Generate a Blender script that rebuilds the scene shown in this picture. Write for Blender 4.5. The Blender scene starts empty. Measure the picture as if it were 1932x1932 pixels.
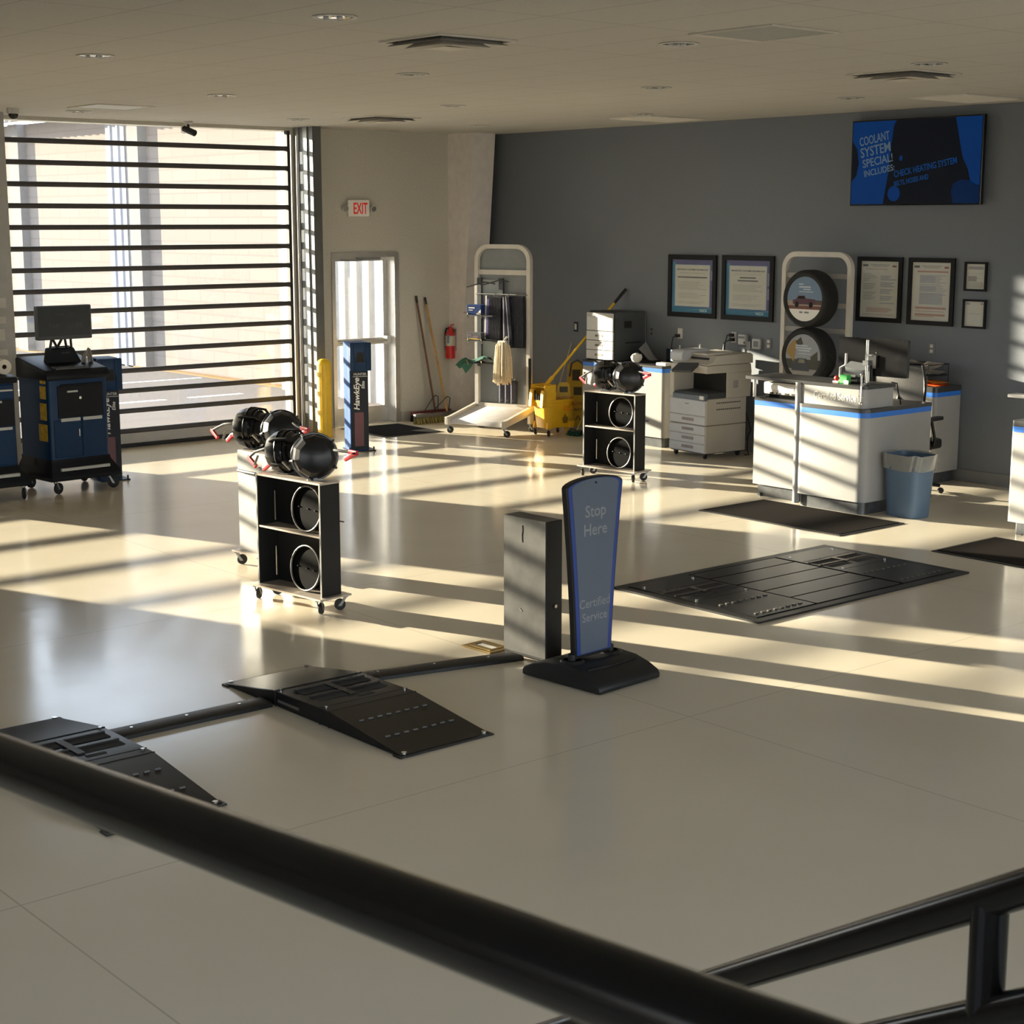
import bpy, bmesh, math, random
from mathutils import Vector, Matrix
random.seed(7)
S = bpy.context.scene
COL = S.collection
PI = math.pi
rad = math.radians

# ------------------------------------------------------------------ camera, sky, sun, exposure
cam_d = bpy.data.cameras.new('camera')
cam = bpy.data.objects.new('camera', cam_d)
COL.objects.link(cam)
S.camera = cam
PITCH, YAW = rad(10.17), rad(49.55)
cam.location = (0, 0, 2.55)
cam.rotation_euler = (PI/2 - PITCH, 0, YAW - PI/2)
cam_d.sensor_width = 36.0
cam_d.lens = 36.0 * 3065.8 / 1932.0
cam_d.clip_start = 0.05
cam_d.clip_end = 300
cam_d.dof.use_dof = True
cam_d.dof.focus_distance = 11.0
cam_d.dof.aperture_fstop = 20.0

SUN_AZ = rad(-69.7)          # direction the sunlight travels in plan
SUN_EL = rad(10.1)
SUN_W, SKY_W, EXPO = 25.0, 6.5, 0.40
sun_d = bpy.data.lights.new('sun', 'SUN')
sun_d.energy = SUN_W
sun_d.color = (1.0, 0.85, 0.66)
sun_d.angle = rad(0.53)
sun = bpy.data.objects.new('sun', sun_d)
COL.objects.link(sun)
sv = Vector((math.cos(SUN_AZ)*math.cos(SUN_EL), math.sin(SUN_AZ)*math.cos(SUN_EL), -math.sin(SUN_EL)))
sun.rotation_euler = sv.to_track_quat('-Z', 'Y').to_euler()
sun.location = (0, 40, 12)

W = bpy.data.worlds.new('sky')
S.world = W
W.use_nodes = True
nt = W.node_tree
nt.nodes.clear()
wo = nt.nodes.new('ShaderNodeOutputWorld')
bg = nt.nodes.new('ShaderNodeBackground')
tc = nt.nodes.new('ShaderNodeTexCoord')
sx = nt.nodes.new('ShaderNodeSeparateXYZ')
rp = nt.nodes.new('ShaderNodeValToRGB')
rp.color_ramp.elements[0].position = 0.0
rp.color_ramp.elements[0].color = (0.92, 0.82, 0.70, 1)
rp.color_ramp.elements[1].position = 0.5
rp.color_ramp.elements[1].color = (0.38, 0.47, 0.65, 1)
e = rp.color_ramp.elements.new(0.12)
e.color = (0.72, 0.76, 0.86, 1)
nt.links.new(tc.outputs['Generated'], sx.inputs[0])
nt.links.new(sx.outputs['Z'], rp.inputs[0])
nt.links.new(rp.outputs[0], bg.inputs['Color'])
bg.inputs['Strength'].default_value = SKY_W
nt.links.new(bg.outputs[0], wo.inputs['Surface'])

S.view_settings.view_transform = 'Standard'
S.view_settings.look = 'None'
S.view_settings.gamma = 1.0
S.view_settings.exposure = EXPO
S.view_settings.use_curve_mapping = False
S.cycles.use_denoising = True
S.cycles.max_bounces = 10
S.cycles.diffuse_bounces = 6
S.cycles.glossy_bounces = 4
S.cycles.transparent_max_bounces = 16
S.cycles.sample_clamp_indirect = 6.0

# ------------------------------------------------------------------ materials
MATS = {}
def mat(name, col, rough=0.5, metal=0.0, vary=0.06, scale=9.0, bump=0.0, emit=0.0, coat=0.0, spec=0.5, ecol=None):
    if name in MATS: return MATS[name]
    m = bpy.data.materials.new(name)
    m.use_nodes = True
    n = m.node_tree.nodes; L = m.node_tree.links
    b = n['Principled BSDF']
    b.inputs['Roughness'].default_value = rough
    b.inputs['Metallic'].default_value = metal
    b.inputs['Specular IOR Level'].default_value = spec
    if coat: 
        b.inputs['Coat Weight'].default_value = coat
        b.inputs['Coat Roughness'].default_value = 0.08
    t = n.new('ShaderNodeTexCoord')
    nz = n.new('ShaderNodeTexNoise')
    nz.inputs['Scale'].default_value = scale
    nz.inputs['Detail'].default_value = 4.0
    L.new(t.outputs['Object'], nz.inputs['Vector'])
    r = n.new('ShaderNodeValToRGB')
    lo = tuple(max(0, c*(1-vary)) for c in col[:3]) + (1,)
    hi = tuple(min(1, c*(1+vary)) for c in col[:3]) + (1,)
    r.color_ramp.elements[0].position = 0.3; r.color_ramp.elements[0].color = lo
    r.color_ramp.elements[1].position = 0.7; r.color_ramp.elements[1].color = hi
    L.new(nz.outputs['Fac'], r.inputs[0])
    L.new(r.outputs[0], b.inputs['Base Color'])
    if bump:
        bp = n.new('ShaderNodeBump')
        bp.inputs['Strength'].default_value = bump
        bp.inputs['Distance'].default_value = 0.004
        L.new(nz.outputs['Fac'], bp.inputs['Height'])
        L.new(bp.outputs[0], b.inputs['Normal'])
    if emit:
        b.inputs['Emission Color'].default_value = (ecol or col)[:3] + (1,)
        b.inputs['Emission Strength'].default_value = emit
    MATS[name] = m
    return m

def glass_mat(name, tint=(0.93, 0.96, 0.95), gloss=0.06):
    m = bpy.data.materials.new(name); m.use_nodes = True
    n = m.node_tree.nodes; L = m.node_tree.links
    n.clear()
    o = n.new('ShaderNodeOutputMaterial')
    tr = n.new('ShaderNodeBsdfTransparent'); tr.inputs[0].default_value = tint + (1,)
    gl = n.new('ShaderNodeBsdfGlossy'); gl.inputs['Roughness'].default_value = 0.02
    fr = n.new('ShaderNodeFresnel'); fr.inputs[0].default_value = 1.45
    mx = n.new('ShaderNodeMixShader')
    L.new(fr.outputs[0], mx.inputs[0]); L.new(tr.outputs[0], mx.inputs[1]); L.new(gl.outputs[0], mx.inputs[2])
    L.new(mx.outputs[0], o.inputs[0])
    MATS[name] = m
    return m

def floor_mat():
    m = bpy.data.materials.new('polished_concrete'); m.use_nodes = True
    n = m.node_tree.nodes; L = m.node_tree.links
    b = n['Principled BSDF']
    t = n.new('ShaderNodeTexCoord')
    sp = n.new('ShaderNodeSeparateXYZ'); L.new(t.outputs['Object'], sp.inputs[0])
    def joint(ax, off):
        a = n.new('ShaderNodeMath'); a.operation = 'SUBTRACT'; L.new(sp.outputs[ax], a.inputs[0]); a.inputs[1].default_value = off
        w = n.new('ShaderNodeMath'); w.operation = 'PINGPONG'; L.new(a.outputs[0], w.inputs[0]); w.inputs[1].default_value = 1.83
        c = n.new('ShaderNodeMath'); c.operation = 'LESS_THAN'; L.new(w.outputs[0], c.inputs[0]); c.inputs[1].default_value = 0.004
        return c
    j1 = joint('X', 6.0); j2 = joint('Y', 9.27)
    mxj = n.new('ShaderNodeMath'); mxj.operation = 'MAXIMUM'; L.new(j1.outputs[0], mxj.inputs[0]); L.new(j2.outputs[0], mxj.inputs[1])
    nz = n.new('ShaderNodeTexNoise'); nz.inputs['Scale'].default_value = 0.55; nz.inputs['Detail'].default_value = 5
    L.new(t.outputs['Object'], nz.inputs['Vector'])
    r = n.new('ShaderNodeValToRGB')
    r.color_ramp.elements[0].position = 0.3; r.color_ramp.elements[0].color = (0.70, 0.625, 0.49, 1)
    r.color_ramp.elements[1].position = 0.7; r.color_ramp.elements[1].color = (0.77, 0.695, 0.555, 1)
    L.new(nz.outputs['Fac'], r.inputs[0])
    mx = n.new('ShaderNodeMixRGB'); L.new(mxj.outputs[0], mx.inputs[0]); L.new(r.outputs[0], mx.inputs[1]); mx.inputs[2].default_value = (0.56, 0.50, 0.39, 1)
    L.new(mx.outputs[0], b.inputs['Base Color'])
    n2 = n.new('ShaderNodeTexNoise'); n2.inputs['Scale'].default_value = 2.2; n2.inputs['Detail'].default_value = 6
    L.new(t.outputs['Object'], n2.inputs['Vector'])
    mr = n.new('ShaderNodeMapRange'); mr.inputs[3].default_value = 0.10; mr.inputs[4].default_value = 0.20
    L.new(n2.outputs['Fac'], mr.inputs[0]); L.new(mr.outputs[0], b.inputs['Roughness'])
    n3 = n.new('ShaderNodeTexNoise'); n3.inputs['Scale'].default_value = 5.0; n3.inputs['Detail'].default_value = 3
    L.new(t.outputs['Object'], n3.inputs['Vector'])
    bp = n.new('ShaderNodeBump'); bp.inputs['Strength'].default_value = 0.12; bp.inputs['Distance'].default_value = 0.006
    L.new(n3.outputs['Fac'], bp.inputs['Height']); L.new(bp.outputs[0], b.inputs['Normal'])
    b.inputs['Specular IOR Level'].default_value = 0.38
    return m

def ceil_mat():
    m = bpy.data.materials.new('acoustic_tile'); m.use_nodes = True
    n = m.node_tree.nodes; L = m.node_tree.links
    b = n['Principled BSDF']; b.inputs['Roughness'].default_value = 0.9
    t = n.new('ShaderNodeTexCoord')
    sp = n.new('ShaderNodeSeparateXYZ'); L.new(t.outputs['Object'], sp.inputs[0])
    def line(ax, off, step):
        a = n.new('ShaderNodeMath'); a.operation = 'SUBTRACT'; L.new(sp.outputs[ax], a.inputs[0]); a.inputs[1].default_value = off
        w = n.new('ShaderNodeMath'); w.operation = 'PINGPONG'; L.new(a.outputs[0], w.inputs[0]); w.inputs[1].default_value = step/2
        c = n.new('ShaderNodeMath'); c.operation = 'LESS_THAN'; L.new(w.outputs[0], c.inputs[0]); c.inputs[1].default_value = 0.009
        return c
    a = line('X', 4.25, 0.61); c = line('Y', 5.62, 1.22)
    mm = n.new('ShaderNodeMath'); mm.operation = 'MAXIMUM'; L.new(a.outputs[0], mm.inputs[0]); L.new(c.outputs[0], mm.inputs[1])
    nz = n.new('ShaderNodeTexNoise'); nz.inputs['Scale'].default_value = 60; L.new(t.outputs['Object'], nz.inputs['Vector'])
    r = n.new('ShaderNodeValToRGB')
    r.color_ramp.elements[0].color = (0.48, 0.46, 0.425, 1); r.color_ramp.elements[1].color = (0.555, 0.535, 0.50, 1)
    L.new(nz.outputs['Fac'], r.inputs[0])
    mx = n.new('ShaderNodeMixRGB'); L.new(mm.outputs[0], mx.inputs[0]); L.new(r.outputs[0], mx.inputs[1]); mx.inputs[2].default_value = (0.42, 0.40, 0.365, 1)
    L.new(mx.outputs[0], b.inputs['Base Color'])
    return m

def wave_mat(name, c1, c2, axis, scale):
    m = bpy.data.materials.new(name); m.use_nodes = True
    n = m.node_tree.nodes; L = m.node_tree.links
    b = n['Principled BSDF']; b.inputs['Roughness'].default_value = 1.0; b.inputs['Specular IOR Level'].default_value = 0.02
    t = n.new('ShaderNodeTexCoord')
    w = n.new('ShaderNodeTexBrick')
    w.inputs['Scale'].default_value = 1.0
    w.inputs['Color1'].default_value = c1 + (1,); w.inputs['Color2'].default_value = tuple(x*0.93 for x in c1) + (1,)
    w.inputs['Mortar'].default_value = c2 + (1,)
    w.inputs['Brick Width'].default_value = 0.8; w.inputs['Row Height'].default_value = 0.2; w.inputs['Mortar Size'].default_value = 0.012
    mp = n.new('ShaderNodeMapping'); mp.inputs['Rotation'].default_value = (rad(90), 0, rad(90))
    cx = n.new('ShaderNodeSeparateXYZ'); cc = n.new('ShaderNodeCombineXYZ')
    L.new(t.outputs['Object'], cx.inputs[0]); L.new(cx.outputs['Y'], cc.inputs['X']); L.new(cx.outputs['Z'], cc.inputs['Y'])
    L.new(cc.outputs[0], w.inputs['Vector'])
    L.new(w.outputs['Color'], b.inputs['Base Color'])
    MATS[name] = m
    return m

# plain palette
M_wallL = mat('warm_white_paint', (0.49, 0.465, 0.41), 0.75, bump=0.15, scale=40)
M_wallG = mat('slate_grey_paint', (0.142, 0.158, 0.182), 0.55, bump=0.2, scale=60, vary=0.03)
M_col = mat('column_paint', (0.74, 0.69, 0.66), 0.6)
M_galv = mat('galvanised_steel', (0.30, 0.30, 0.29), 0.42, 0.6, vary=0.12, scale=6)
M_alu = mat('brushed_aluminium', (0.55, 0.53, 0.50), 0.35, 0.8)
M_slat = mat('door_slat_metal', (0.055, 0.05, 0.048), 0.45, 0.3)
M_rubber = mat('black_rubber', (0.015, 0.015, 0.016), 0.7)
M_black = mat('black_plastic', (0.012, 0.012, 0.0125), 0.45, spec=0.3)
M_gloss = mat('gloss_black', (0.010, 0.010, 0.011), 0.2, spec=0.5)
M_blackmetal = mat('black_powdercoat', (0.014, 0.014, 0.0145), 0.42, bump=0.15, scale=120, spec=0.35)
M_rail = mat('rail_black_paint', (0.005, 0.005, 0.005), 0.2, spec=0.2)
M_navy = mat('navy_panel', (0.005, 0.028, 0.07), 0.35)
M_blue = mat('bright_blue_paint', (0.003, 0.050, 0.185), 0.5, spec=0.12)
M_blueband = mat('counter_blue_band', (0.02, 0.16, 0.62), 0.4)
M_greyband = mat('light_grey_laminate', (0.31, 0.305, 0.295), 0.45, vary=0.02)
M_white = mat('white_plastic', (0.52, 0.51, 0.49), 0.4, vary=0.02)
M_offwhite = mat('cream_plastic', (0.62, 0.58, 0.50), 0.45, vary=0.02)
M_paper = mat('white_paper', (0.78, 0.76, 0.71), 0.8, vary=0.03)
M_yellow = mat('safety_yellow', (0.86, 0.53, 0.02), 0.4)
M_bucket = mat('mop_yellow', (0.83, 0.47, 0.015), 0.38)
M_red = mat('signal_red', (0.55, 0.02, 0.02), 0.35)
M_handle = mat('clamp_red', (0.60, 0.025, 0.04), 0.35)
M_steel = mat('bright_steel', (0.62, 0.61, 0.58), 0.22, 1.0)
M_rawsteel = mat('raw_steel_sheet', (0.075, 0.073, 0.068), 0.75, 0.0, vary=0.3, scale=5, bump=0.05, spec=0.1)
M_shelf = mat('shelf_edge_metal', (0.60, 0.52, 0.44), 0.4, 0.5)
M_mat = mat('mat_fibre', (0.013, 0.0105, 0.009), 1.0, bump=0.3, scale=220, vary=0.3, spec=0.05)
M_grey = mat('mid_grey_plastic', (0.16, 0.17, 0.18), 0.5)
M_dgrey = mat('dark_grey_plastic', (0.05, 0.055, 0.06), 0.5)
M_glass = glass_mat('clear_glass')
M_wood = mat('wood_handle', (0.42, 0.22, 0.06), 0.5, vary=0.2, scale=20)
M_brownwood = mat('brown_handle', (0.12, 0.05, 0.025), 0.5, vary=0.2, scale=20)
M_cotton = mat('cotton_strings', (0.66, 0.55, 0.38), 0.95, bump=0.8, scale=70, vary=0.12)
M_green = mat('green_microfibre', (0.012, 0.075, 0.05), 0.95, bump=0.6, scale=90)
M_binblue = mat('bin_blue', (0.10, 0.16, 0.25), 0.5)
M_bag = mat('clear_bag', (0.45, 0.45, 0.43), 0.35, bump=0.5, scale=18)
M_brass = mat('brass_plate', (0.42, 0.30, 0.12), 0.4, 0.8)
M_signblue = mat('sign_face', (0.085, 0.108, 0.146), 0.45, vary=0.02)
M_signtext = mat('sign_letters', (0.21, 0.222, 0.235), 0.5)
M_royal = mat('royal_edge_blue', (0.015, 0.045, 0.22), 0.4)
M_fascia = mat('white_lettering', (0.80, 0.78, 0.73), 0.5)
M_orange = mat('orange_folder', (0.85, 0.22, 0.02), 0.6)
M_asphalt = mat('asphalt', (0.16, 0.135, 0.115), 1.0, spec=0.03, bump=0.4, scale=30, vary=0.12)
M_corr = mat('white_corrugated_steel', (0.27, 0.255, 0.235), 0.9, spec=0.03)
M_block = wave_mat('split_face_block', (0.225, 0.192, 0.165), (0.19, 0.162, 0.14), 'z', 1)
M_pier = mat('pier_render', (0.21, 0.195, 0.18), 1.0, spec=0.02)
M_chrome = mat('downlight_reflector', (0.80, 0.79, 0.76), 0.08, 1.0)
M_ventwhite = mat('vent_white', (0.60, 0.57, 0.52), 0.6)
M_dark = mat('deep_recess', (0.02, 0.019, 0.018), 0.9)

# ------------------------------------------------------------------ mesh helpers
FACE = {'-x': ((0,-1,0),(0,0,1),(-1,0,0)), '-y': ((1,0,0),(0,0,1),(0,-1,0)), '+y': ((-1,0,0),(0,0,1),(0,1,0)),
        '+x': ((0,1,0),(0,0,1),(1,0,0)), '+z': ((0,-1,0),(1,0,0),(0,0,1)), '-z': ((1,0,0),(0,1,0),(0,0,-1))}
def frame(face, origin=(0,0,0), roll=0.0):
    u, v, n = (Vector(a) for a in FACE[face])
    if roll:
        c, s = math.cos(roll), math.sin(roll)
        u, v = u*c + v*s, v*c - u*s
    return Matrix(((u.x,v.x,n.x,origin[0]),(u.y,v.y,n.y,origin[1]),(u.z,v.z,n.z,origin[2]),(0,0,0,1)))

class B:
    """collects shapes into one mesh; o is subtracted from every coordinate"""
    def __init__(s, o=(0,0,0)):
        s.bm = bmesh.new(); s.o = Vector(o); s.mi = 0
    def _v(s, p): return s.bm.verts.new(Vector(p) - s.o)
    def _f(s, vs):
        try: f = s.bm.faces.new(vs)
        except ValueError: return
        f.material_index = s.mi
        return f
    def m(s, i): s.mi = i; return s
    def box(s, x0, y0, z0, x1, y1, z1, M=None):
        P = [Vector((x,y,z)) for x in (x0,x1) for y in (y0,y1) for z in (z0,z1)]
        if M: P = [M @ p for p in P]
        v = [s._v(p) for p in P]
        for q in ((0,1,3,2),(4,6,7,5),(0,4,5,1),(2,3,7,6),(0,2,6,4),(1,5,7,3)): s._f([v[i] for i in q])
        return s
    def cbox(s, c, d, M=None): 
        x,y,z = c; a,b,h = d[0]/2,d[1]/2,d[2]/2
        return s.box(x-a,y-b,z-h,x+a,y+b,z+h,M)
    def rbox(s, c, d, r=0.01, seg=3, axis='z', M=None):
        """box with the four edges along an axis rounded"""
        a, b, h = {'z':(0,1,2),'x':(1,2,0),'y':(0,2,1)}[axis]
        pts = []
        for sx_, sy_, st in ((1,1,0),(-1,1,1),(-1,-1,2),(1,-1,3)):
            cx = sx_*(d[a]/2-r); cy = sy_*(d[b]/2-r)
            for k in range(seg+1):
                t = (st + k/seg)*PI/2
                pts.append((cx + r*math.cos(t), cy + r*math.sin(t)))
        lo, hi = c[h]-d[h]/2, c[h]+d[h]/2
        def mk(p, z):
            q = [0,0,0]; q[a] = c[a]+p[0]; q[b] = c[b]+p[1]; q[h] = z
            q = Vector(q)
            return M @ q if M else q
        A = [s._v(mk(p, lo)) for p in pts]; Z = [s._v(mk(p, hi)) for p in pts]
        n = len(pts)
        for i in range(n): s._f([A[i],A[(i+1)%n],Z[(i+1)%n],Z[i]])
        s._f(A[::-1]); s._f(Z)
        return s
    def prism(s, pts, face, origin, t0, t1):
        """2d outline (u,v) on a face frame, extruded along its normal from t0 to t1"""
        M = frame(face, origin)
        A = [s._v(M @ Vector((p[0],p[1],t0))) for p in pts]; Z = [s._v(M @ Vector((p[0],p[1],t1))) for p in pts]
        n = len(pts)
        for i in range(n): s._f([A[i],A[(i+1)%n],Z[(i+1)%n],Z[i]])
        s._f(A[::-1]); s._f(Z)
        return s
    def tube(s, pts, r, seg=10, caps=True, r1=None):
        pts = [Vector(p) for p in pts]; n = len(pts)
        up = None; rings = []
        for i, p in enumerate(pts):
            t = (pts[min(i+1,n-1)] - pts[max(i-1,0)]).normalized()
            if up is None:
                up = t.orthogonal().normalized()
            up = (up - t*up.dot(t)).normalized()
            w = t.cross(up)
            rr = r if r1 is None else r + (r1-r)*i/(n-1)
            if isinstance(r, (list,tuple)): rr = r[i]
            rings.append([s._v(p + (up*math.cos(2*PI*k/seg) + w*math.sin(2*PI*k/seg))*rr) for k in range(seg)])
        for a, b in zip(rings, rings[1:]):
            for k in range(seg): s._f([a[k],a[(k+1)%seg],b[(k+1)%seg],b[k]])
        if caps: s._f(rings[0][::-1]); s._f(rings[-1])
        return s
    def cyl(s, p0, p1, r, seg=16, r1=None): return s.tube([p0,p1], r, seg, True, r1)
    def lathe(s, prof, M=None, seg=24, full=2*PI):
        """profile of (r, z) turned about local z, placed by matrix M"""
        M = M or Matrix()
        rings = []
        for r, z in prof:
            if r < 1e-6: rings.append([s._v(M @ Vector((0,0,z)))])
            else: rings.append([s._v(M @ Vector((r*math.cos(2*PI*k/seg), r*math.sin(2*PI*k/seg), z))) for k in range(seg)])
        for a, b in zip(rings, rings[1:]):
            if len(a) == 1 and len(b) == 1: continue
            for k in range(seg):
                j = (k+1)%seg
                if len(a) == 1: s._f([a[0],b[j],b[k]])
                elif len(b) == 1: s._f([a[k],a[j],b[0]])
                else: s._f([a[k],a[j],b[j],b[k]])
        return s
    def torus(s, M, R, r, seg=32, sub=8):
        vs = [[s._v(M @ Vector(((R+r*math.cos(2*PI*j/sub))*math.cos(2*PI*i/seg),(R+r*math.cos(2*PI*j/sub))*math.sin(2*PI*i/seg), r*math.sin(2*PI*j/sub)))) for j in range(sub)] for i in range(seg)]
        for i in range(seg):
            for j in range(sub):
                s._f([vs[i][j],vs[(i+1)%seg][j],vs[(i+1)%seg][(j+1)%sub],vs[i][(j+1)%sub]])
        return s
    def ball(s, c, r, seg=14, sq=(1,1,1)):
        M = Matrix.Translation(c) @ Matrix.Diagonal((*sq,1))
        n = seg//2
        return s.lathe([(r*math.sin(PI*k/n), -r*math.cos(PI*k/n)) for k in range(n+1)], M, seg)
    def grid(s, fn, nu, nv, closed=False):
        vs = [[s._v(fn(i/(nu-1 if not closed else nu), j/(nv-1))) for j in range(nv)] for i in range(nu)]
        for i in range(nu if closed else nu-1):
            for j in range(nv-1):
                s._f([vs[i][j],vs[(i+1)%nu][j],vs[(i+1)%nu][j+1],vs[i][j+1]])
        return s
    def bevel(s, w=0.006, seg=2, ang=40):
        bmesh.ops.remove_doubles(s.bm, verts=s.bm.verts, dist=1e-5)
        es = [e for e in s.bm.edges if len(e.link_faces) == 2 and e.calc_face_angle(0) > rad(ang)]
        bmesh.ops.bevel(s.bm, geom=es, offset=w, segments=seg, affect='EDGES', profile=0.5, clamp_overlap=True)
        return s
    def obj(s, name, mats, parent=None, smooth=35, normals=True):
        if normals: bmesh.ops.recalc_face_normals(s.bm, faces=s.bm.faces)
        me = bpy.data.meshes.new(name)
        s.bm.to_mesh(me); s.bm.free()
        for m_ in (mats if isinstance(mats, (list,tuple)) else [mats]): me.materials.append(m_)
        if smooth:
            for p in me.polygons: p.use_smooth = True
            me.set_sharp_from_angle(angle=rad(smooth))
        o = bpy.data.objects.new(name, me); COL.objects.link(o)
        if parent: o.parent = parent
        if name in SPLITN and parent: islands(o, parent)
        return o

SPLITN = {'bolt','screw','end_lip','sensor_slot','slot_rim','grip_stud','bright_edge','panel_seam','socket_ring','foot','fork','hook_rod',
          'warning_stickers','rivet','spider_arm','grip_slot','drawer_handle','leg','foot_pad','bracket_arm','hook','crossbar','wire','lit_key','louver','rib','wheel','cable','scratch','band','arm'}
def islands(o, parent):
    """gives each loose piece of a mesh an object of its own, all with the same name"""
    bm = bmesh.new(); bm.from_mesh(o.data)
    bm.verts.index_update(); seen = set(); groups = []
    for v in bm.verts:
        if v in seen: continue
        st = [v]; seen.add(v); g = []
        while st:
            a = st.pop(); g.append(a.index)
            for e_ in a.link_edges:
                w = e_.other_vert(a)
                if w not in seen: seen.add(w); st.append(w)
        groups.append(set(g))
    bm.free()
    if len(groups) < 2: return
    src = o.data
    for k, g in enumerate(groups):
        b2 = bmesh.new(); b2.from_mesh(src); b2.verts.ensure_lookup_table()
        bmesh.ops.delete(b2, geom=[v for v in b2.verts if v.index not in g], context='VERTS')
        me = bpy.data.meshes.new(o.name); b2.to_mesh(me); b2.free()
        for m_ in src.materials: me.materials.append(m_)
        if k == 0: o.data = me
        else:
            c = bpy.data.objects.new(o.name.split('.')[0], me); COL.objects.link(c); c.parent = parent

def tag(o, label, cat, group=None):
    o['label'] = label; o['category'] = cat
    if group: o['group'] = group
    return o
def thing(name, label, cat, loc=(0,0,0), rz=0.0, group=None):
    o = bpy.data.objects.new(name, None); COL.objects.link(o)
    o.empty_display_size = 0.1
    o.location = loc; o.rotation_euler = (0,0,rz)
    return tag(o, label, cat, group)
def struct(o): o['kind'] = 'structure'; return o
def single(b, name, mats, label, cat, loc=(0,0,0), group=None, rz=0.0, **kw):
    o = b.obj(name, mats, **kw); o.location = loc; o.rotation_euler = (0,0,rz)
    return tag(o, label, cat, group)
def dup(root, loc, rz=None, label=None, group=None):
    def cp(o, par):
        c = o.copy(); COL.objects.link(c)
        if par: c.parent = par
        for ch in o.children: cp(ch, c)
        return c
    r = cp(root, None); r.location = loc
    if rz is not None: r.rotation_euler = (0,0,rz)
    if label: r['label'] = label
    if group: r['group'] = group
    return r

_dg = None
def text(s, size, m, parent, face, origin, roll=0.0, ex=0.0006, align='CENTER', bold=0.0, shear=0.0, width=None, name='lettering', space=1.0):
    """lettering as a thin mesh lying on a face; size is the height of a capital"""
    cu = bpy.data.curves.new('t', 'FONT')
    cu.body = s; cu.size = size/0.70; cu.align_x = align; cu.align_y = 'BOTTOM_BASELINE'
    cu.extrude = ex; cu.offset = bold*size; cu.shear = shear; cu.space_character = space
    cu.resolution_u = 3
    o = bpy.data.objects.new('t', cu); COL.objects.link(o)
    dg = bpy.context.evaluated_depsgraph_get()
    me = bpy.data.meshes.new_from_object(o.evaluated_get(dg))
    bpy.data.objects.remove(o); bpy.data.curves.remove(cu)
    xs = [v.co.x for v in me.vertices]
    if width and xs:
        k = width/(max(xs)-min(xs))
        for v in me.vertices: v.co.x *= k
    me.transform(frame(face, origin, roll))
    me.materials.clear(); me.materials.append(m)
    r = bpy.data.objects.new(name, me); COL.objects.link(r)
    if parent: r.parent = parent
    return r
def bars(b, face, origin, rows, t=0.0008):
    """printed lines: (u0, u1, v0, v1) rectangles on a face"""
    for u0,u1,v0,v1 in rows: b.prism([(u0,v0),(u1,v0),(u1,v1),(u0,v1)], face, origin, 0, t)
    return b
def rrect(w, h, r, n=5, cx=0, cy=0):
    pts = []
    for sx_, sy_, st in ((1,1,0),(-1,1,1),(-1,-1,2),(1,-1,3)):
        for k in range(n+1):
            t = (st+k/n)*PI/2
            pts.append((cx+sx_*(w/2-r)+r*math.cos(t), cy+sy_*(h/2-r)+r*math.sin(t)))
    return pts
def circ(r, n=28, cx=0, cy=0, k=1.0): return [(cx+r*math.cos(2*PI*i/n), cy+k*r*math.sin(2*PI*i/n)) for i in range(n)]
# ------------------------------------------------------------------ structure
XW, YW, ZC = 13.75, 16.8, 3.64
X0, Y0 = -4.5, -4.6
struct(B().box(X0, Y0, -0.15, XW+0.2, YW+0.25, 0).obj('floor', floor_mat(), smooth=0))
struct(B().box(X0, Y0, ZC, XW+0.2, YW+0.25, ZC+0.1).obj('ceiling', ceil_mat(), smooth=0))
# left wall with three openings
DA0, DA1, DTOP = 7.05, 10.86, 3.60           # big glazed door
EX0, EX1, EXT = 11.40, 12.42, 2.16            # exit door
DB0, DB1 = 2.20, 4.50                        # further glazed door
wl = B()
def wseg(x0, x1, z0, z1): wl.box(x0, YW, z0, x1, YW+0.25, z1)
wseg(X0, DB0, 0, ZC); wseg(DB0, DB1, DTOP, ZC); wseg(DB1, DA0, 0, ZC); wseg(DA0, DA1, DTOP, ZC)
wseg(DA1, EX0, 0, ZC); wseg(EX0, EX1, EXT, ZC); wseg(EX1, XW, 0, ZC)
struct(wl.obj('wall_left', M_wallL, smooth=0))
struct(B().box(XW, Y0, 0, XW+0.2, YW+0.25, ZC).obj('wall_back', M_wallG, smooth=0))
# the parts of the room behind the camera, with unseen windows added to let in fill light
wr = B()
wr.box(X0, Y0-0.2, 0, XW+0.2, Y0, 0.25); wr.box(X0, Y0-0.2, 3.35, XW+0.2, Y0, ZC)
PX = (X0, -0.6, 3.4, 7.4, 11.4)
for x0 in PX: wr.box(x0, Y0-0.2, 0.25, x0+0.3, Y0, 3.35)
wr.box(XW-0.3, Y0-0.2, 0.25, XW+0.2, Y0, 3.35)
struct(wr.obj('wall_right', M_wallL, smooth=0))

k = 0
for x0, x1 in zip(PX, PX[1:]+(XW-0.3,)):
    k += 1
    w_ = struct(B().box(x0+0.3, Y0-0.12, 0.25, x1, Y0-0.1, 3.35).obj('window_%d' % k, M_glass, smooth=0))
    f_ = B()
    for z in (0.25, 3.31): f_.box(x0+0.3, Y0-0.14, z, x1, Y0-0.06, z+0.04)
    for x in (x0+0.3, (x0+0.3+x1)/2, x1-0.04): f_.box(x, Y0-0.14, 0.29, x+0.04, Y0-0.06, 3.31)
    f_.obj('window_frame', M_alu, w_, smooth=0)
wf = B(); wf.box(X0-0.2, 5.0, 0, X0, YW+0.25, ZC); wf.box(X0-0.2, Y0-0.2, 0, X0, 5.0, 0.25); wf.box(X0-0.2, Y0-0.2, 3.35, X0, 5.0, ZC)
PY = (Y0-0.2, -1.4, 1.8)  # window openings added on this side to brighten the foreground floor
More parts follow.
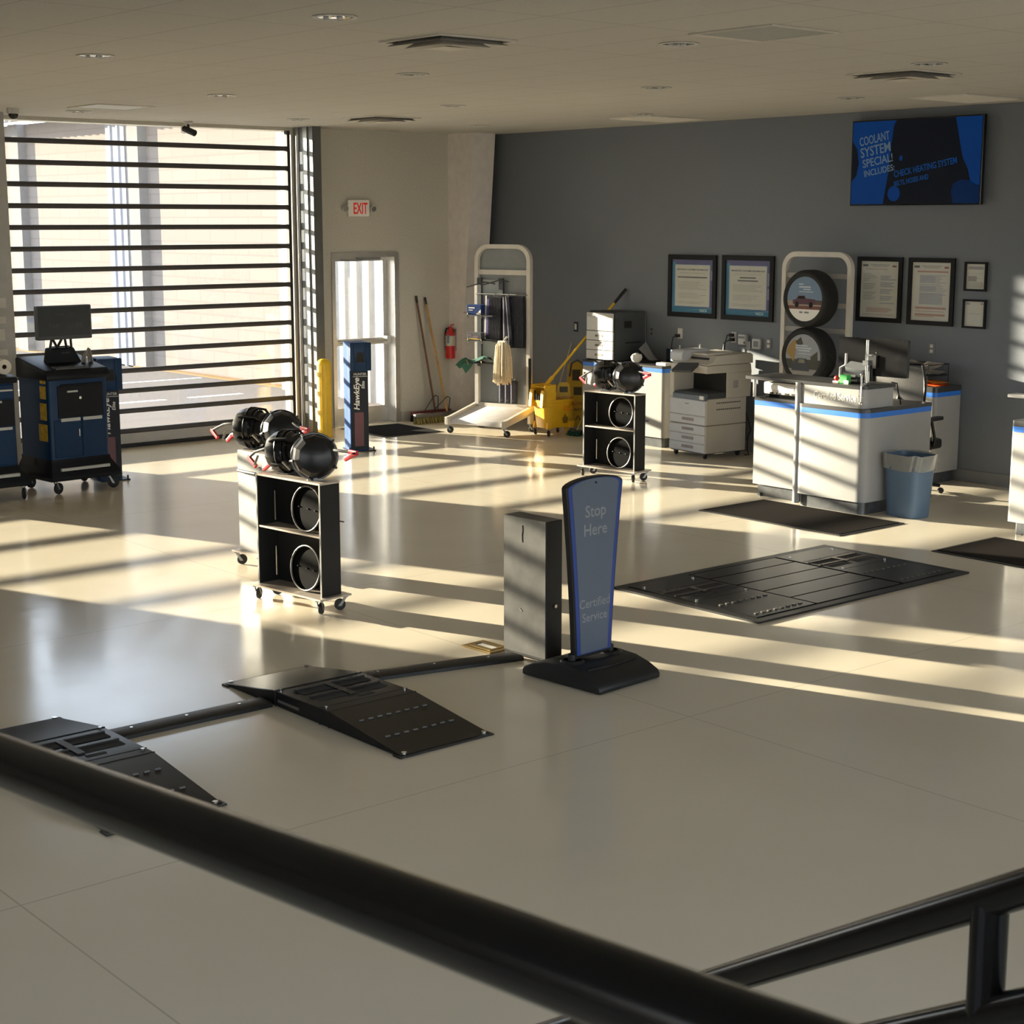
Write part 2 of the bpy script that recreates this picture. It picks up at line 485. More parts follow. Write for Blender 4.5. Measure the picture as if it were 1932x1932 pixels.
for y0 in PY: wf.box(X0-0.2, y0, 0.25, X0, y0+0.3, 3.35)
for y0, y1 in zip(PY, PY[1:]+(5.0,)):
    k += 1
    w_ = struct(B().box(X0-0.12, y0+0.3, 0.25, X0-0.1, y1, 3.35).obj('window_%d' % k, M_glass, smooth=0))
    f_ = B()
    for z in (0.25, 3.31): f_.box(X0-0.14, y0+0.3, z, X0-0.06, y1, z+0.04)
    for y in (y0+0.3, (y0+0.3+y1)/2, y1-0.04): f_.box(X0-0.14, y, 0.29, X0-0.06, y+0.04, 3.31)
    f_.obj('window_frame', M_alu, w_, smooth=0)
struct(wf.obj('wall_front', M_wallL, smooth=0))
# baseboards
M_base = mat('baseboard_grey', (0.20, 0.20, 0.20), 0.6)
struct(B().box(XW-0.012, Y0, 0, XW, YW, 0.12).obj('baseboard_back', M_base, smooth=0))
bb = B()
for x0, x1 in ((X0,DB0-0.02),(DB1+0.02,6.8),(11.2,EX0-0.02),(EX1+0.02,13.2)): bb.box(x0, YW-0.012, 0, x1, YW, 0.12)
struct(bb.obj('baseboard_left', mat('baseboard_white', (0.42,0.40,0.36), 0.6), smooth=0))
# tapered steel column clad in drywall at the corner
cb_ = B()
for (za, da, zb, db) in ((0, 0.20, ZC, 0.52),):
    P = [(13.24, da, za), (13.60, da, za), (13.24, db, zb), (13.60, db, zb)]
    v = [cb_._v((13.24,YW,0)), cb_._v((13.60,YW,0)), cb_._v((13.60,YW-da,0)), cb_._v((13.24,YW-da,0)),
         cb_._v((13.24,YW,ZC)), cb_._v((13.60,YW,ZC)), cb_._v((13.60,YW-db,ZC)), cb_._v((13.24,YW-db,ZC))]
    for q in ((0,1,2,3),(4,7,6,5),(0,4,5,1),(1,5,6,2),(2,6,7,3),(3,7,4,0)): cb_._f([v[i] for i in q])
struct(cb_.obj('column_corner', M_col, smooth=0))

# ---- big glazed spiral door (door_1)
def slat_door(name, x0, x1, y, zs, thick=0.055):
    d = bpy.data.objects.new(name, None); COL.objects.link(d); struct(d)
    for z in zs:
        b = B(); b.rbox(((x0+x1)/2, y, z), (x1-x0, 0.05, thick), 0.008, 2, 'x')
        b.obj('slat', M_slat, d)
    zz = sorted(zs)
    for a, c in zip(zz, zz[1:] + [DTOP+0.02]):
        B().box(x0, y-0.004, a+thick/2-0.004, x1, y+0.004, c-(thick/2-0.004 if c < DTOP else 0)).obj('glass_pane', M_glass, d, smooth=0)
    B().box(x0, y-0.02, 0.05, x1, y+0.02, zz[0]-thick/2).obj('bottom_panel', mat('door_bottom_panel', (0.42,0.40,0.37), 0.5), d, smooth=0)
    B().rbox(((x0+x1)/2, y, 0.027), (x1-x0, 0.07, 0.05), 0.02, 3, 'x').obj('bottom_seal', M_rubber, d)
    for x in (x0, x1): B().box(x-0.02, y-0.03, 0.0, x+0.02, y+0.03, DTOP).obj('end_seal', M_rubber, d, smooth=0)
    return d
ZS = [0.192 + 0.2285*k for k in range(15)]
d1 = slat_door('door_1', DA0, DA1-0.04, YW+0.02, ZS)
# guide columns standing proud of the wall on both sides
sc_ = B(); sc_.box(6.60, YW-0.5, 0, 7.09, YW+0.06, ZC-0.002)
sc_.obj('side_column', mat('guide_column_paint', (0.36,0.35,0.33), 0.45, 0.3), d1, smooth=0)
lb = B()
for zz, h, w in ((1.66,0.10,0.13),(1.50,0.07,0.12),(1.32,0.12,0.10),(1.17,0.06,0.12)): lb.box(6.88, YW-0.5012, zz, 6.88+w, YW-0.5, zz+h)
lb.obj('warning_stickers', mat('sticker_grey', (0.52,0.50,0.46), 0.5), d1, smooth=0)
lb = B(); lb.box(6.70, YW-0.503, 1.22, 6.84, YW-0.5, 1.78); lb.obj('notice_panel', M_black, d1, smooth=0)
M_guide = mat('guide_dark_steel', (0.12,0.125,0.125), 0.45, 0.4, vary=0.15, scale=4)
B().box(10.90, YW-0.40, 0, 11.02, YW, ZC-0.002).obj('guide_track', M_guide, d1, smooth=0)
B().box(10.885, YW-0.12, 0, 10.90, YW-0.02, ZC-0.002).obj('guide_rail', M_galv, d1, smooth=0)
B().box(10.885, YW-0.30, 0, 10.90, YW-0.215, ZC-0.002).obj('guide_rail', M_galv, d1, smooth=0)
M_slot = mat('slot_daylight', (0.66,0.68,0.68), 0.35, 0.2)  # pale colour stands for daylight shining through the track slots
for z in ZS[:-1]:
    B().box(10.893, YW-0.19, z+0.045, 10.8995, YW-0.135, z+0.19).obj('track_slot', M_slot, d1, smooth=0)
    B().box(10.893, YW-0.212, z+0.045, 10.8995, YW-0.200, z+0.19).obj('track_slot', M_slot, d1, smooth=0)
d3 = slat_door('door_3', DB0, DB1, YW+0.02, ZS)
# ---- exit door (door_2), set back in the wall
YD = YW+0.17
d2 = bpy.data.objects.new('door_2', None); COL.objects.link(d2); struct(d2)
f = B()
f.box(EX0, YW-0.02, 0, EX0+0.05, YD+0.06, EXT); f.box(EX1-0.07, YW-0.02, 0, EX1, YD+0.06, EXT); f.box(EX0+0.05, YW-0.02, EXT-0.06, EX1-0.07, YD+0.06, EXT)
f.obj('door_frame', M_alu, d2, smooth=0)
f = B()
gx0, gx1 = EX0+0.05, EX1-0.07
f.box(gx0, YD-0.02, 0.01, gx0+0.06, YD+0.02, EXT-0.06); f.box(gx1-0.06, YD-0.02, 0.01, gx1, YD+0.02, EXT-0.06)
for z0, z1 in ((0.01,0.21),(1.00,1.08),(2.05,EXT-0.06)): f.box(gx0+0.06, YD-0.02, z0, gx1-0.06, YD+0.02, z1)
f.obj('door_leaf_frame', M_alu, d2, smooth=0)
for z0, z1 in ((0.21,1.00),(1.08,2.05)): B().box(gx0+0.06, YD-0.004, z0, gx1-0.06, YD+0.004, z1).obj('glass_pane', M_glass, d2, smooth=0)
f = B(); f.cyl((gx0+0.02, YD-0.08, 1.05), (gx1-0.02, YD-0.08, 1.05), 0.02, 12)
for x in (gx0+0.02, gx1-0.05): f.box(x-0.02, YD-0.11, 1.0, x+0.05, YD-0.02, 1.10)
f.obj('push_bar', [M_alu], d2)
f = B(); f.box(gx0+0.42, YD-0.09, EXT-0.09, gx0+0.76, YD-0.03, EXT-0.03); f.tube([(gx0+0.5,YD-0.06,EXT-0.1),(gx0+0.35,YD-0.16,EXT-0.1),(gx0+0.2,YD-0.03,EXT-0.1)], 0.01, 6)
f.obj('door_closer', M_grey, d2)
B().box(gx0, YW-0.0, 0, gx1, YD+0.05, 0.01).obj('threshold', M_alu, d2, smooth=0)

# ---- outside: pavement, the wing of the same building
struct(B().box(-60, YW+0.25, -0.2, 40, 120, -0.03).obj('pavement_ground', M_asphalt, smooth=0))
struct(B().box(-60, -60, -0.2, X0-0.2, YW+0.25, -0.03).box(X0-0.2, -60, -0.2, 40, Y0-0.2, -0.03).obj('ground_outside', M_asphalt, smooth=0))
def corr(x, y0, y1, z0, z1, pitch=0.3, dep=0.035):
    b = B(); y = y0; prof = []
    while y < y1:
        for dy, dx in ((0,0),(0.17,0),(0.20,-dep),(0.27,-dep)):
            if y+dy <= y1: prof.append((x+dx, y+dy))
        y += pitch
    prof.append((x, y1))
    for (xa,ya),(xb,yb) in zip(prof, prof[1:]):
        vs = [b._v((xa,ya,z0)), b._v((xb,yb,z0)), b._v((xb,yb,z1)), b._v((xa,ya,z1))]; b._f(vs)
    b.box(x+0.002, y0, z0, x+0.1, y1, z1)
    return b
w = struct(corr(13.60, YW+0.25, 21.45, -0.03, 4.6).obj('wall_wing_near', M_corr, smooth=0, normals=False))
w = struct(B().box(13.90, 21.45, -0.03, 14.2, 60, 4.4).obj('wall_wing_far', M_block, smooth=0))
for y0 in (26.1, 31.0, 35.9): struct(B().box(13.74, y0, -0.03, 13.9, y0+0.45, 4.4).obj('pilaster_wing', M_pier, smooth=0))
w = struct(corr(13.72, 26.55, 27.25, -0.03, 4.4, 0.28, 0.02).obj('trim_wing_panel', mat('blue_white_panel', (0.22,0.22,0.23), 0.9, spec=0.03), smooth=0, normals=False))
w = struct(corr(13.3, YW+0.25, 60, 4.4, 5.2, 0.3).obj('fascia_wing', M_corr, smooth=0, normals=False))
w = struct(B().box(13.72, 21.5, -0.03, 13.9, 60, -0.01).obj('kerb_wing', mat('kerb_orange', (0.24,0.15,0.07), 1.0, spec=0.03), smooth=0))
ln = B()
for k in range(4): ln.box(8.0+k*1.3, 21.2+0.02*k, -0.03, 8.9+k*1.3, 21.32+0.02*k, -0.027)
ln.box(9.0, 23.9, -0.03, 13.6, 24.0, -0.027)
struct(ln.obj('road_marking', M_paper, smooth=0))

# ------------------------------------------------------------------ ceiling fittings
DL = [(5.21,7.59),(5.18,10.38),(7.65,10.13),(7.63,12.90),(7.62,15.69),(12.30,15.02),(10.02,12.63),(10.03,15.36),(7.62,7.33),(9.92,7.10),(9.94,9.81),(12.12,9.51),(12.27,12.32)]
DLL = ['round recessed downlight nearest the camera, left of the square diffuser','round recessed downlight at the far left, alone on its tiles','round recessed downlight behind the left square diffuser','round downlight near the middle of the left ceiling half','round downlight tucked beside the pale lit ceiling panel','small far downlight above the corner column','round downlight right of the thin far diffuser','far small round downlight left of the thin diffuser','round downlight beside the plain grey ceiling panel','round downlight just behind the right-hand small diffuser','round downlight in the open middle of the right ceiling','round downlight closest to the ceiling grille above the screen','round downlight just beyond the far wall grille']
def make_dl():
    t = thing('downlight', DLL[0], 'ceiling light', group='recessed ceiling downlights')
    B().lathe([(0.100,-0.001),(0.125,-0.001),(0.127,-0.006),(0.118,-0.010),(0.104,-0.007),(0.100,-0.001)], seg=32).obj('trim_ring', M_white, t)
    b = B(); b.lathe([(0.102,-0.004),(0.085,-0.002),(0.07,-0.0045),(0.055,-0.002),(0.035,-0.004),(0,-0.003)], seg=14)
    b.obj('reflector', M_chrome, t, smooth=0)
    for k in range(3):
        a = 2*PI*k/3+0.4
        B().ball((0.05*math.cos(a),0.05*math.sin(a),-0.012), 0.018, 8, (1,1,0.7)).obj('lamp', M_white, t)
    return t
d0 = make_dl()
for i, (x, y) in enumerate(DL):
    o = d0 if i == 0 else dup(d0, (x,y,ZC))
    o.location = (x,y,ZC); o['label'] = DLL[i]
def make_diff():
    t = thing('air_diffuser', 'x', 'air vent', group='ceiling air diffusers')
    B().box(-0.30,-0.30,-0.002,0.30,0.30,-0.0005).obj('backing', M_dark, t, smooth=0)
    b = B()
    for a,c in ((-0.305,-0.28),(0.28,0.305)): b.box(a,-0.305,-0.012,c,0.305,-0.001); b.box(-0.28,a,-0.012,0.28,c,-0.001)
    b.obj('frame', M_ventwhite, t, smooth=0)
    for k,(r0,z0,r1,z1) in enumerate(((0.215,-0.004,0.27,-0.035),(0.135,-0.004,0.19,-0.045),(0.0,-0.03,0.11,-0.05))):
        b = B()
        A = [(-r0,-r0),(r0,-r0),(r0,r0),(-r0,r0)]; C_ = [(-r1,-r1),(r1,-r1),(r1,r1),(-r1,r1)]
        for j in range(4):
            l = (j+1)%4
            b._f([b._v((*A[j],z0)), b._v((*A[l],z0)), b._v((*C_[l],z1)), b._v((*C_[j],z1))])
        if k == 2: b._f([b._v((*p,z1)) for p in C_])
        b.obj('louver', M_ventwhite, t, smooth=0)
    return t
df = make_diff()
for i,(x,y,l) in enumerate(((6.42,8.14,'large square four-way ceiling diffuser nearest the camera'),(10.45,7.70,'square ceiling diffuser at right, above the counters'),(10.6,14.6,'thin far ceiling diffuser in front of the corner column'))):
    o = df if i == 0 else dup(df, (x,y,ZC))
    o.location = (x,y,ZC); o['label'] = l
def make_panel(x, y, label, m, name='ceiling_panel', cat='ceiling panel'):
    t = thing(name, label, cat, (x,y,ZC))
    b = B()
    for a,c in ((-0.305,-0.285),(0.285,0.305)): b.box(a,-0.325,-0.010,c,0.325,-0.001); b.box(-0.285,a-0.02,-0.010,0.285,c-0.02 if a<0 else c+0.02,-0.001)
    b.obj('frame', M_ventwhite, t, smooth=0)
    B().box(-0.285,-0.305,-0.006,0.285,0.305,-0.001).obj('face', m, t, smooth=0)
make_panel(7.57, 6.59, 'plain grey perforated square panel in the near ceiling', mat('perforated_grey', (0.36,0.37,0.35), 0.7))
make_panel(7.58, 14.9, 'pale square ceiling panel close to the big glazed door', M_white)
make_panel(4.9, 13.9, 'ceiling panel at the far left edge near the dome camera', M_ventwhite)
def grille(x, y, wx, wy, label):
    t = thing('return_grille', label, 'air vent', (x,y,ZC), 0, 'wall-side ceiling grilles')
    b = B(); 
    for a,c in ((-wx/2,-wx/2+0.03),(wx/2-0.03,wx/2)): b.box(a,-wy/2,-0.012,c,wy/2,-0.001)
    for a,c in ((-wy/2,-wy/2+0.03),(wy/2-0.03,wy/2)): b.box(-wx/2+0.03,a,-0.012,wx/2-0.03,c,-0.001)
    b.obj('frame', M_ventwhite, t, smooth=0)
    B().box(-wx/2+0.02,-wy/2+0.02,-0.002,wx/2-0.02,wy/2-0.02,-0.0005).obj('backing', M_dark, t, smooth=0)
    b = B()
    n = 14
    for k in range(n):
        u = -wx/2+0.04+(wx-0.08)*k/(n-1)
        b._f([b._v((u,-wy/2+0.03,-0.003)),b._v((u,wy/2-0.03,-0.003)),b._v((u+0.02,wy/2-0.03,-0.02)),b._v((u+0.02,-wy/2+0.03,-0.02))])
    b.obj('louver', M_ventwhite, t, smooth=0)
grille(12.86, 8.80, 0.85, 0.60, 'wide dark ceiling grille above the wall screen')
grille(12.92, 12.72, 0.85, 0.62, 'wide dark ceiling grille at the top of the grey wall')
t = thing('dome_camera', 'small white ceiling dome security camera at the upper left', 'security camera', (6.93,15.70,ZC))
B().lathe([(0.0,-0.001),(0.062,-0.001),(0.062,-0.05),(0.055,-0.056),(0,-0.056)], seg=20).obj('housing', M_white, t)
B().lathe([(0.048,-0.056),(0.046,-0.075),(0.034,-0.095),(0.015,-0.105),(0,-0.107)], seg=20).obj('dome', M_gloss, t)
t = thing('bullet_camera', 'black camera on a bracket above the big glazed door', 'security camera', (9.33,YW-0.28,3.638))
B().lathe([(0,-0.0),(0.055,-0.0),(0.055,-0.02),(0.02,-0.03),(0,-0.03)], seg=16).obj('bracket', M_white, t)
b = B(); b.cyl((0,0,-0.03),(0,-0.01,-0.08),0.014); b.cyl((-0.02,0.06,-0.075),(0.03,-0.09,-0.13),0.036,16)
b.obj('body', M_black, t)
b = B(); b.tube([(-0.03,0.0,-0.03),(-0.09,0.0,-0.07),(-0.085,0,-0.12),(-0.03,0.02,-0.13)],0.004,6)
b.obj('cable', M_white, t)
# ------------------------------------------------------------------ flush inspection plate in the floor
def slots(t, m, x0, x1, y, z, n=2):
    pass
t = thing('floor_inspection_plate', 'flat black steel drive-over plate set flush in the floor near the counters', 'floor plate', (7.78,6.69,0))
o = (7.78,6.69,0)
b = B(o)
b.box(7.78,6.69,0.0005,10.11,6.76,0.014); b.box(7.78,7.96,0.0005,10.11,8.03,0.014); b.box(7.78,6.76,0.0005,7.85,7.96,0.014); b.box(10.04,6.76,0.0005,10.11,7.96,0.014)
b.obj('border_frame', M_blackmetal, t, smooth=0)
ys = [6.77,7.005,7.25,7.495,7.75,7.95]
for a,c in zip(ys, ys[1:]):
    B(o).box(8.475,a+0.006,0.0005,9.405,c-0.006,0.016).bevel(0.003,1).obj('cover_plank', M_gloss if False else mat('satin_black_steel',(0.009,0.0092,0.0095),0.30,0.0,spec=0.16), t)
M_satin = MATS['satin_black_steel']
def track_panel(par, ox, x0, x1, y0, y1, z0, z1, o):
    b = B(o); b.box(x0,y0,z0,x1,y1,z1); p = b.bevel(0.003,1).obj('track_panel', M_satin, par)
    w = x1-x0; xm = (x0+x1)/2
    s1 = B(o)
    for yy in (7.60,7.46):
        for a,c in ((x0+0.05*w,xm-0.03),(xm+0.03,x1-0.05*w)): s1.box(a,yy-0.03,z1+0.0002,c,yy+0.03,z1+0.0012)
    s1.obj('sensor_slot', M_dark, p, smooth=0)
    s1 = B(o)
    for a,c in ((x0+0.04*w,xm-0.025),(xm+0.025,x1-0.04*w)):
        s1.box(a,7.635,z1,c,7.65,z1+0.006); s1.box(a,7.52,z1,c,7.535,z1+0.008)
    s1.box(xm-0.022,7.50,z1,xm+0.022,7.65,z1+0.007)
    s1.obj('slot_rim', mat('worn_steel_rim',(0.16,0.13,0.11),0.35,0.8), p, smooth=0)
    s1 = B(o)
    for yy in (7.15,6.84):
        for k in range(8): s1.cbox((x0+0.12*w+k*0.107*w, yy, z1+0.003),(0.03,0.016,0.006))
    s1.obj('grip_stud', mat('worn_stud',(0.20,0.19,0.17),0.4,0.7), p, smooth=0)
    s1 = B(o)
    for yy in (7.70,7.34): s1.box(x0+0.02,yy-0.002,z1,x1-0.02,yy+0.002,z1+0.001)
    s1.obj('panel_seam', M_dark, p, smooth=0)
    s1 = B(o)
    for xx in (x0+0.05,x1-0.05):
        for yy in (7.85,7.35): s1.cyl((xx,yy,z1),(xx,yy,z1+0.008),0.010,10)
    s1.obj('bolt', M_steel, p)
    text('HUNTER', 0.035, MATS['worn_stud'], p, '+z', (x0+0.25*w-o[0],7.70-o[1],z1+0.001-o[2]), -PI/2, 0.001)
    return p
track_panel(t, 0, 7.86,8.455,6.77,7.95,0.0005,0.018, o)
track_panel(t, 0, 9.425,10.03,6.77,7.95,0.0005,0.018, o)

# ------------------------------------------------------------------ drive-over ramps
RAMP_L = ['black drive-over tyre tread ramp in the middle of the floor, between two cable covers','black drive-over tyre tread ramp partly hidden behind the black railing']
HR = 0.085
def ramp(x0, x1, y0, y1, label):
    o = ((x0+x1)/2, y0, 0)
    t = thing('drive_over_ramp', label, 'ramp', o, 0, 'drive-over ramps')
    r0, r1, r2 = y1-0.50, y0+0.72, y0+0.57      # ridge lines along y
    b = B(o)
    b.prism([(x0,0.001),(x0,0.0015)] if False else [(y0,0.002),(y1,0.002),(y1,0.012),(r0,HR),(r1-0.10,HR+0.004),(y0+0.06,0.018),(y0,0.012)], '+x', (0,0,0), x0, x1)
    b.bevel(0.004,1,25).obj('ramp_body', M_satin, t)
    lip = B(o); lip.box(x0-0.012,y0-0.015,0.001,x1+0.012,y0+0.05,0.009); lip.box(x0-0.012,y1-0.05,0.001,x1+0.012,y1+0.015,0.009)
    lip.obj('end_lip', M_blackmetal, t, smooth=0)
    s = B(o)
    for xx in (x0+0.03,x1-0.03):
        s.cyl((xx,y0+0.015,0.008),(xx,y0+0.015,0.022),0.014,10); s.cyl((xx,y1-0.012,0.008),(xx,y1-0.012,0.022),0.014,10)
        s.cyl((xx,r0-0.03,HR),(xx,r0-0.03,HR+0.010),0.010,10); s.cyl((xx,r1-0.04,HR+0.002),(xx,r1-0.04,HR+0.012),0.010,10)
    s.obj('bolt', M_steel, t)
    w = x1-x0; xm = (x0+x1)/2; z = HR+0.004
    s = B(o)
    for yy in (r0-0.15,r0-0.30):
        for a,c in ((x0+0.07,xm-0.025),(xm+0.025,x1-0.05)): s.box(a,yy-0.035,z-0.002,c,yy+0.035,z+0.0015)
    s.box(xm+0.0,r0-0.40,z-0.002,xm+0.10,r0-0.375,z+0.0015)
    s.obj('sensor_slot', M_dark, t, smooth=0)
    s = B(o)
    for yy in (r0-0.105,r0-0.255):
        for a,c in ((x0+0.065,xm-0.022),(xm+0.022,x1-0.045)): s.box(a,yy-0.008,z-0.004,c,yy+0.004,z+0.009)
    s.box(xm-0.02,r0-0.34,z-0.004,xm+0.02,r0-0.10,z+0.006)
    s.obj('slot_rim', M_blackmetal, t, smooth=0)
    s = B(o)
    for yy in (r0-0.02,r1-0.02,r1-0.10): s.box(x0-0.001,yy-0.002,0.0,x1+0.001,yy+0.002,z+0.0012 if yy!=r0-0.02 else z-0.0005)
    s.obj('panel_seam', M_dark, t, smooth=0)
    s = B(o)
    L = (r1-0.10)-(y0+0.06)
    for f_ in (0.68,0.28):
        yy = y0+0.06+L*f_; zz = 0.018+(HR+0.004-0.018)*f_
        for k in range(8): s.cbox((x0+0.08+k*(w-0.16)/7,yy,zz+0.003),(0.028,0.010,0.006))
    s.obj('grip_slot', mat('grip_grey',(0.12,0.12,0.12),0.45,0.4), t, smooth=0)
    s = B(o); s.box(x0-0.004,r0-0.25,0.03,x0,r0-0.05,0.045); s.obj('side_tag', mat('worn_stud',(0.2,0.19,0.17),0.4,0.7), t, smooth=0)
    text('HUNTER', 0.03, MATS['grip_grey'], t, '+z', (0-0.12,r0-0.075-y0,z+0.001), -PI/2, 0.001)
    return t
ramp(4.455,5.015,6.05,7.69,RAMP_L[0])
ramp(2.92,3.475,6.05,7.70,RAMP_L[1])
def cable_cover(x0,x1,y0,y1,label):
    t = thing('cable_cover', label, 'cable cover', ((x0+x1)/2,y0,0), 0, 'floor cable covers')
    o = ((x0+x1)/2,y0,0); d = 0.16
    def sec(x, yc): return [(x,yc,0.001),(x,yc+d,0.001),(x,yc+d-0.03,0.028),(x,yc+d-0.05,0.03),(x,yc+0.02,0.03),(x,yc,0.02)]
    b = B(o)
    A = [b._v(p) for p in sec(x0,y0)]; Z = [b._v(p) for p in sec(x1,y1)]
    n = len(A)
    for i in range(n): b._f([A[i],A[(i+1)%n],Z[(i+1)%n],Z[i]])
    b._f(A[::-1]); b._f(Z)
    b.obj('channel', M_blackmetal, t)
    b = B(o)
    for k in range(3):
        f_ = (k+0.5)/3; b.cyl((x0+(x1-x0)*f_,y0+(y1-y0)*f_+0.08,0.03),(x0+(x1-x0)*f_,y0+(y1-y0)*f_+0.08,0.034),0.009,8)
    b.obj('screw', M_steel, t)
cable_cover(3.495,4.435,7.165,7.165,'straight black floor cable cover between the two drive-over ramps')
cable_cover(5.035,6.06,7.24,7.00,'black floor cable cover running from the middle ramp towards the grey sheet-metal box')

# ------------------------------------------------------------------ pavement sign
t = thing('pavement_sign', 'grey and blue standing sign on a black base, stop here in pale letters', 'sign', (6.13,6.50,0), rad(4))
b = B()
prof = [(-0.30,0.003),(-0.30,0.035),(-0.285,0.055),(-0.22,0.085),(-0.12,0.112),(0,0.12),(0.12,0.112),(0.22,0.085),(0.285,0.055),(0.30,0.035),(0.30,0.003)]
b.prism(prof,'+x',(0,0,0),-0.255,0.255)
b.bevel(0.012,2,50).obj('base', M_black, t)
b = B(); b.tube([(-0.20,-0.16,0.103),(0.0,-0.17,0.100),(0.20,-0.16,0.103)],0.008,8); b.obj('base_rib', M_black, t)
b = B()
for x in (-0.155,0.155): b.lathe([(0.075,0.0),(0.062,0.016),(0.05,0.018)],Matrix.Translation((x,0,0.112)),18)
b.obj('socket_ring', M_black, t)
# waisted panel, wider at the top, arched top edge
def half(z): 
    f_ = (z-0.11)/1.02
    return 0.150 + 0.085*f_**1.4
def outline(inset, zb=0.13, arch=0.05, ztop=1.105):
    R = []
    n = 14
    for k in range(n+1):
        z = zb + (ztop-zb)*k/n
        R.append((half(z)-inset, z))
    T = [( (half(ztop)-inset)*math.cos(PI*k/12), ztop+ (arch)*math.sin(PI*k/12)) for k in range(1,12)]
    return R + T + [(-x,z) for x,z in R[::-1]]
b = B(); b.prism(outline(0),'-y',(0,0,0),-0.022,0.022); b.bevel(0.006,1,50).obj('panel_frame', M_black, t)
for x in (-0.155,0.155): B().cyl((x,0,0.09),(x,0,0.16),0.024,12).obj('post', M_black, t)
b = B(); b.prism(outline(0.012,0.15,0.046,1.10),'-y',(0,0,0),0.022,0.0235); b.obj('blue_edge', M_royal, t, smooth=0)
b = B(); b.prism(outline(0.040,0.155,0.045,1.10),'-y',(0,0,0),0.0235,0.025); fc = b.obj('face', M_signblue, t, smooth=0)
for s_, z, h in (('Stop',0.93,0.066),('Here',0.825,0.066)): text(s_,h,M_signtext,fc,'-y',(0.0,-0.0255,z),bold=0.012)
for s_, z, h in (('Certified',0.415,0.050),('Service',0.335,0.050)): text(s_,h,M_signtext,fc,'-y',(0.0,-0.0255,z),bold=0.008)
b = B(); b.cyl((0.0,-0.024,1.12),(0.0,-0.030,1.12),0.006,8); b.obj('hang_screw', M_black, t)

# ------------------------------------------------------------------ plain sheet metal box behind the sign
t = thing('sheet_metal_box', 'tall scratched grey sheet-metal box standing behind the stop sign', 'equipment box', (6.10,6.85,0), rad(2))
b = B(); b.box(0,0.0,0.012,0.13,0.365,0.845); b.bevel(0.004,1).obj('cabinet', M_blackmetal, t)
b = B(); b.box(-0.003,0.004,0.03,0,0.361,0.843); p = b.obj('side_panel', M_rawsteel, t, smooth=0)
b = B(); b.tube([(-0.004,0.20,0.80),(-0.004,0.197,0.77),(-0.004,0.202,0.74),(-0.004,0.199,0.70)],0.0025,5); b.tube([(-0.0035,0.22,0.30),(-0.0035,0.20,0.285)],0.003,5)
b.obj('scratch', M_steel, p)
b = B(); b.cyl((0.07,-0.002,0.34),(0.07,-0.010,0.34),0.011,12); b.obj('bolt', M_steel, t)
b = B()
for yy in (0.02,0.345): b.cbox((0.065,yy,0.006),(0.12,0.03,0.012))
b.obj('foot', M_rubber, t)
t = thing('floor_outlet_cover', 'brass floor box cover with an open slot, beside the grey sheet-metal box', 'floor outlet', (6.08,7.37,0), rad(3))
b = B(); b.box(-0.09,-0.13,0.0005,0.09,0.13,0.010); b.bevel(0.004,1).obj('plate', M_brass, t)
B().box(-0.055,-0.09,0.0102,0.055,0.09,0.0125).obj('lid', mat('brass_light',(0.5,0.38,0.18),0.35,0.8), t, smooth=0)
B().box(-0.02,-0.075,0.0126,0.02,0.06,0.0134).obj('slot', M_paper, t, smooth=0)
B().box(-0.02,0.06,0.0126,0.03,0.085,0.0136).obj('hinge', M_dark, t, smooth=0)

# ------------------------------------------------------------------ clamp carts
def caster(par, x, y, a=0.0, r=0.038, name='caster'):
    c = bpy.data.objects.new(name, None); COL.objects.link(c); c.parent = par; c.location = (x,y,0); c.rotation_euler = (0,0,a)
    b = B(); b.lathe([(0,-0.013),(r*0.86,-0.013),(r,-0.008),(r,0.008),(r*0.86,0.013),(0,0.013)],Matrix.Translation((0.02,0,r+0.001))@Matrix.Rotation(PI/2,4,'X'),18)
    b.obj('wheel', M_rubber, c)
    b = B(); top = 2*r+0.022
    for s_ in (-0.017,0.015): b.prism([(-0.012,top-0.006),(0.02+0.012,r-0.008),(0.02-0.012,r-0.008),(-0.028,top-0.006)],'-y',(0,0,0),s_,s_+0.003)
    b.box(-0.034,-0.026,top-0.006,0.034,0.026,top); b.cyl((0.02,-0.02,r+0.001),(0.02,0.02,r+0.001),0.006,8)
    b.obj('fork', M_galv, c)
    return c
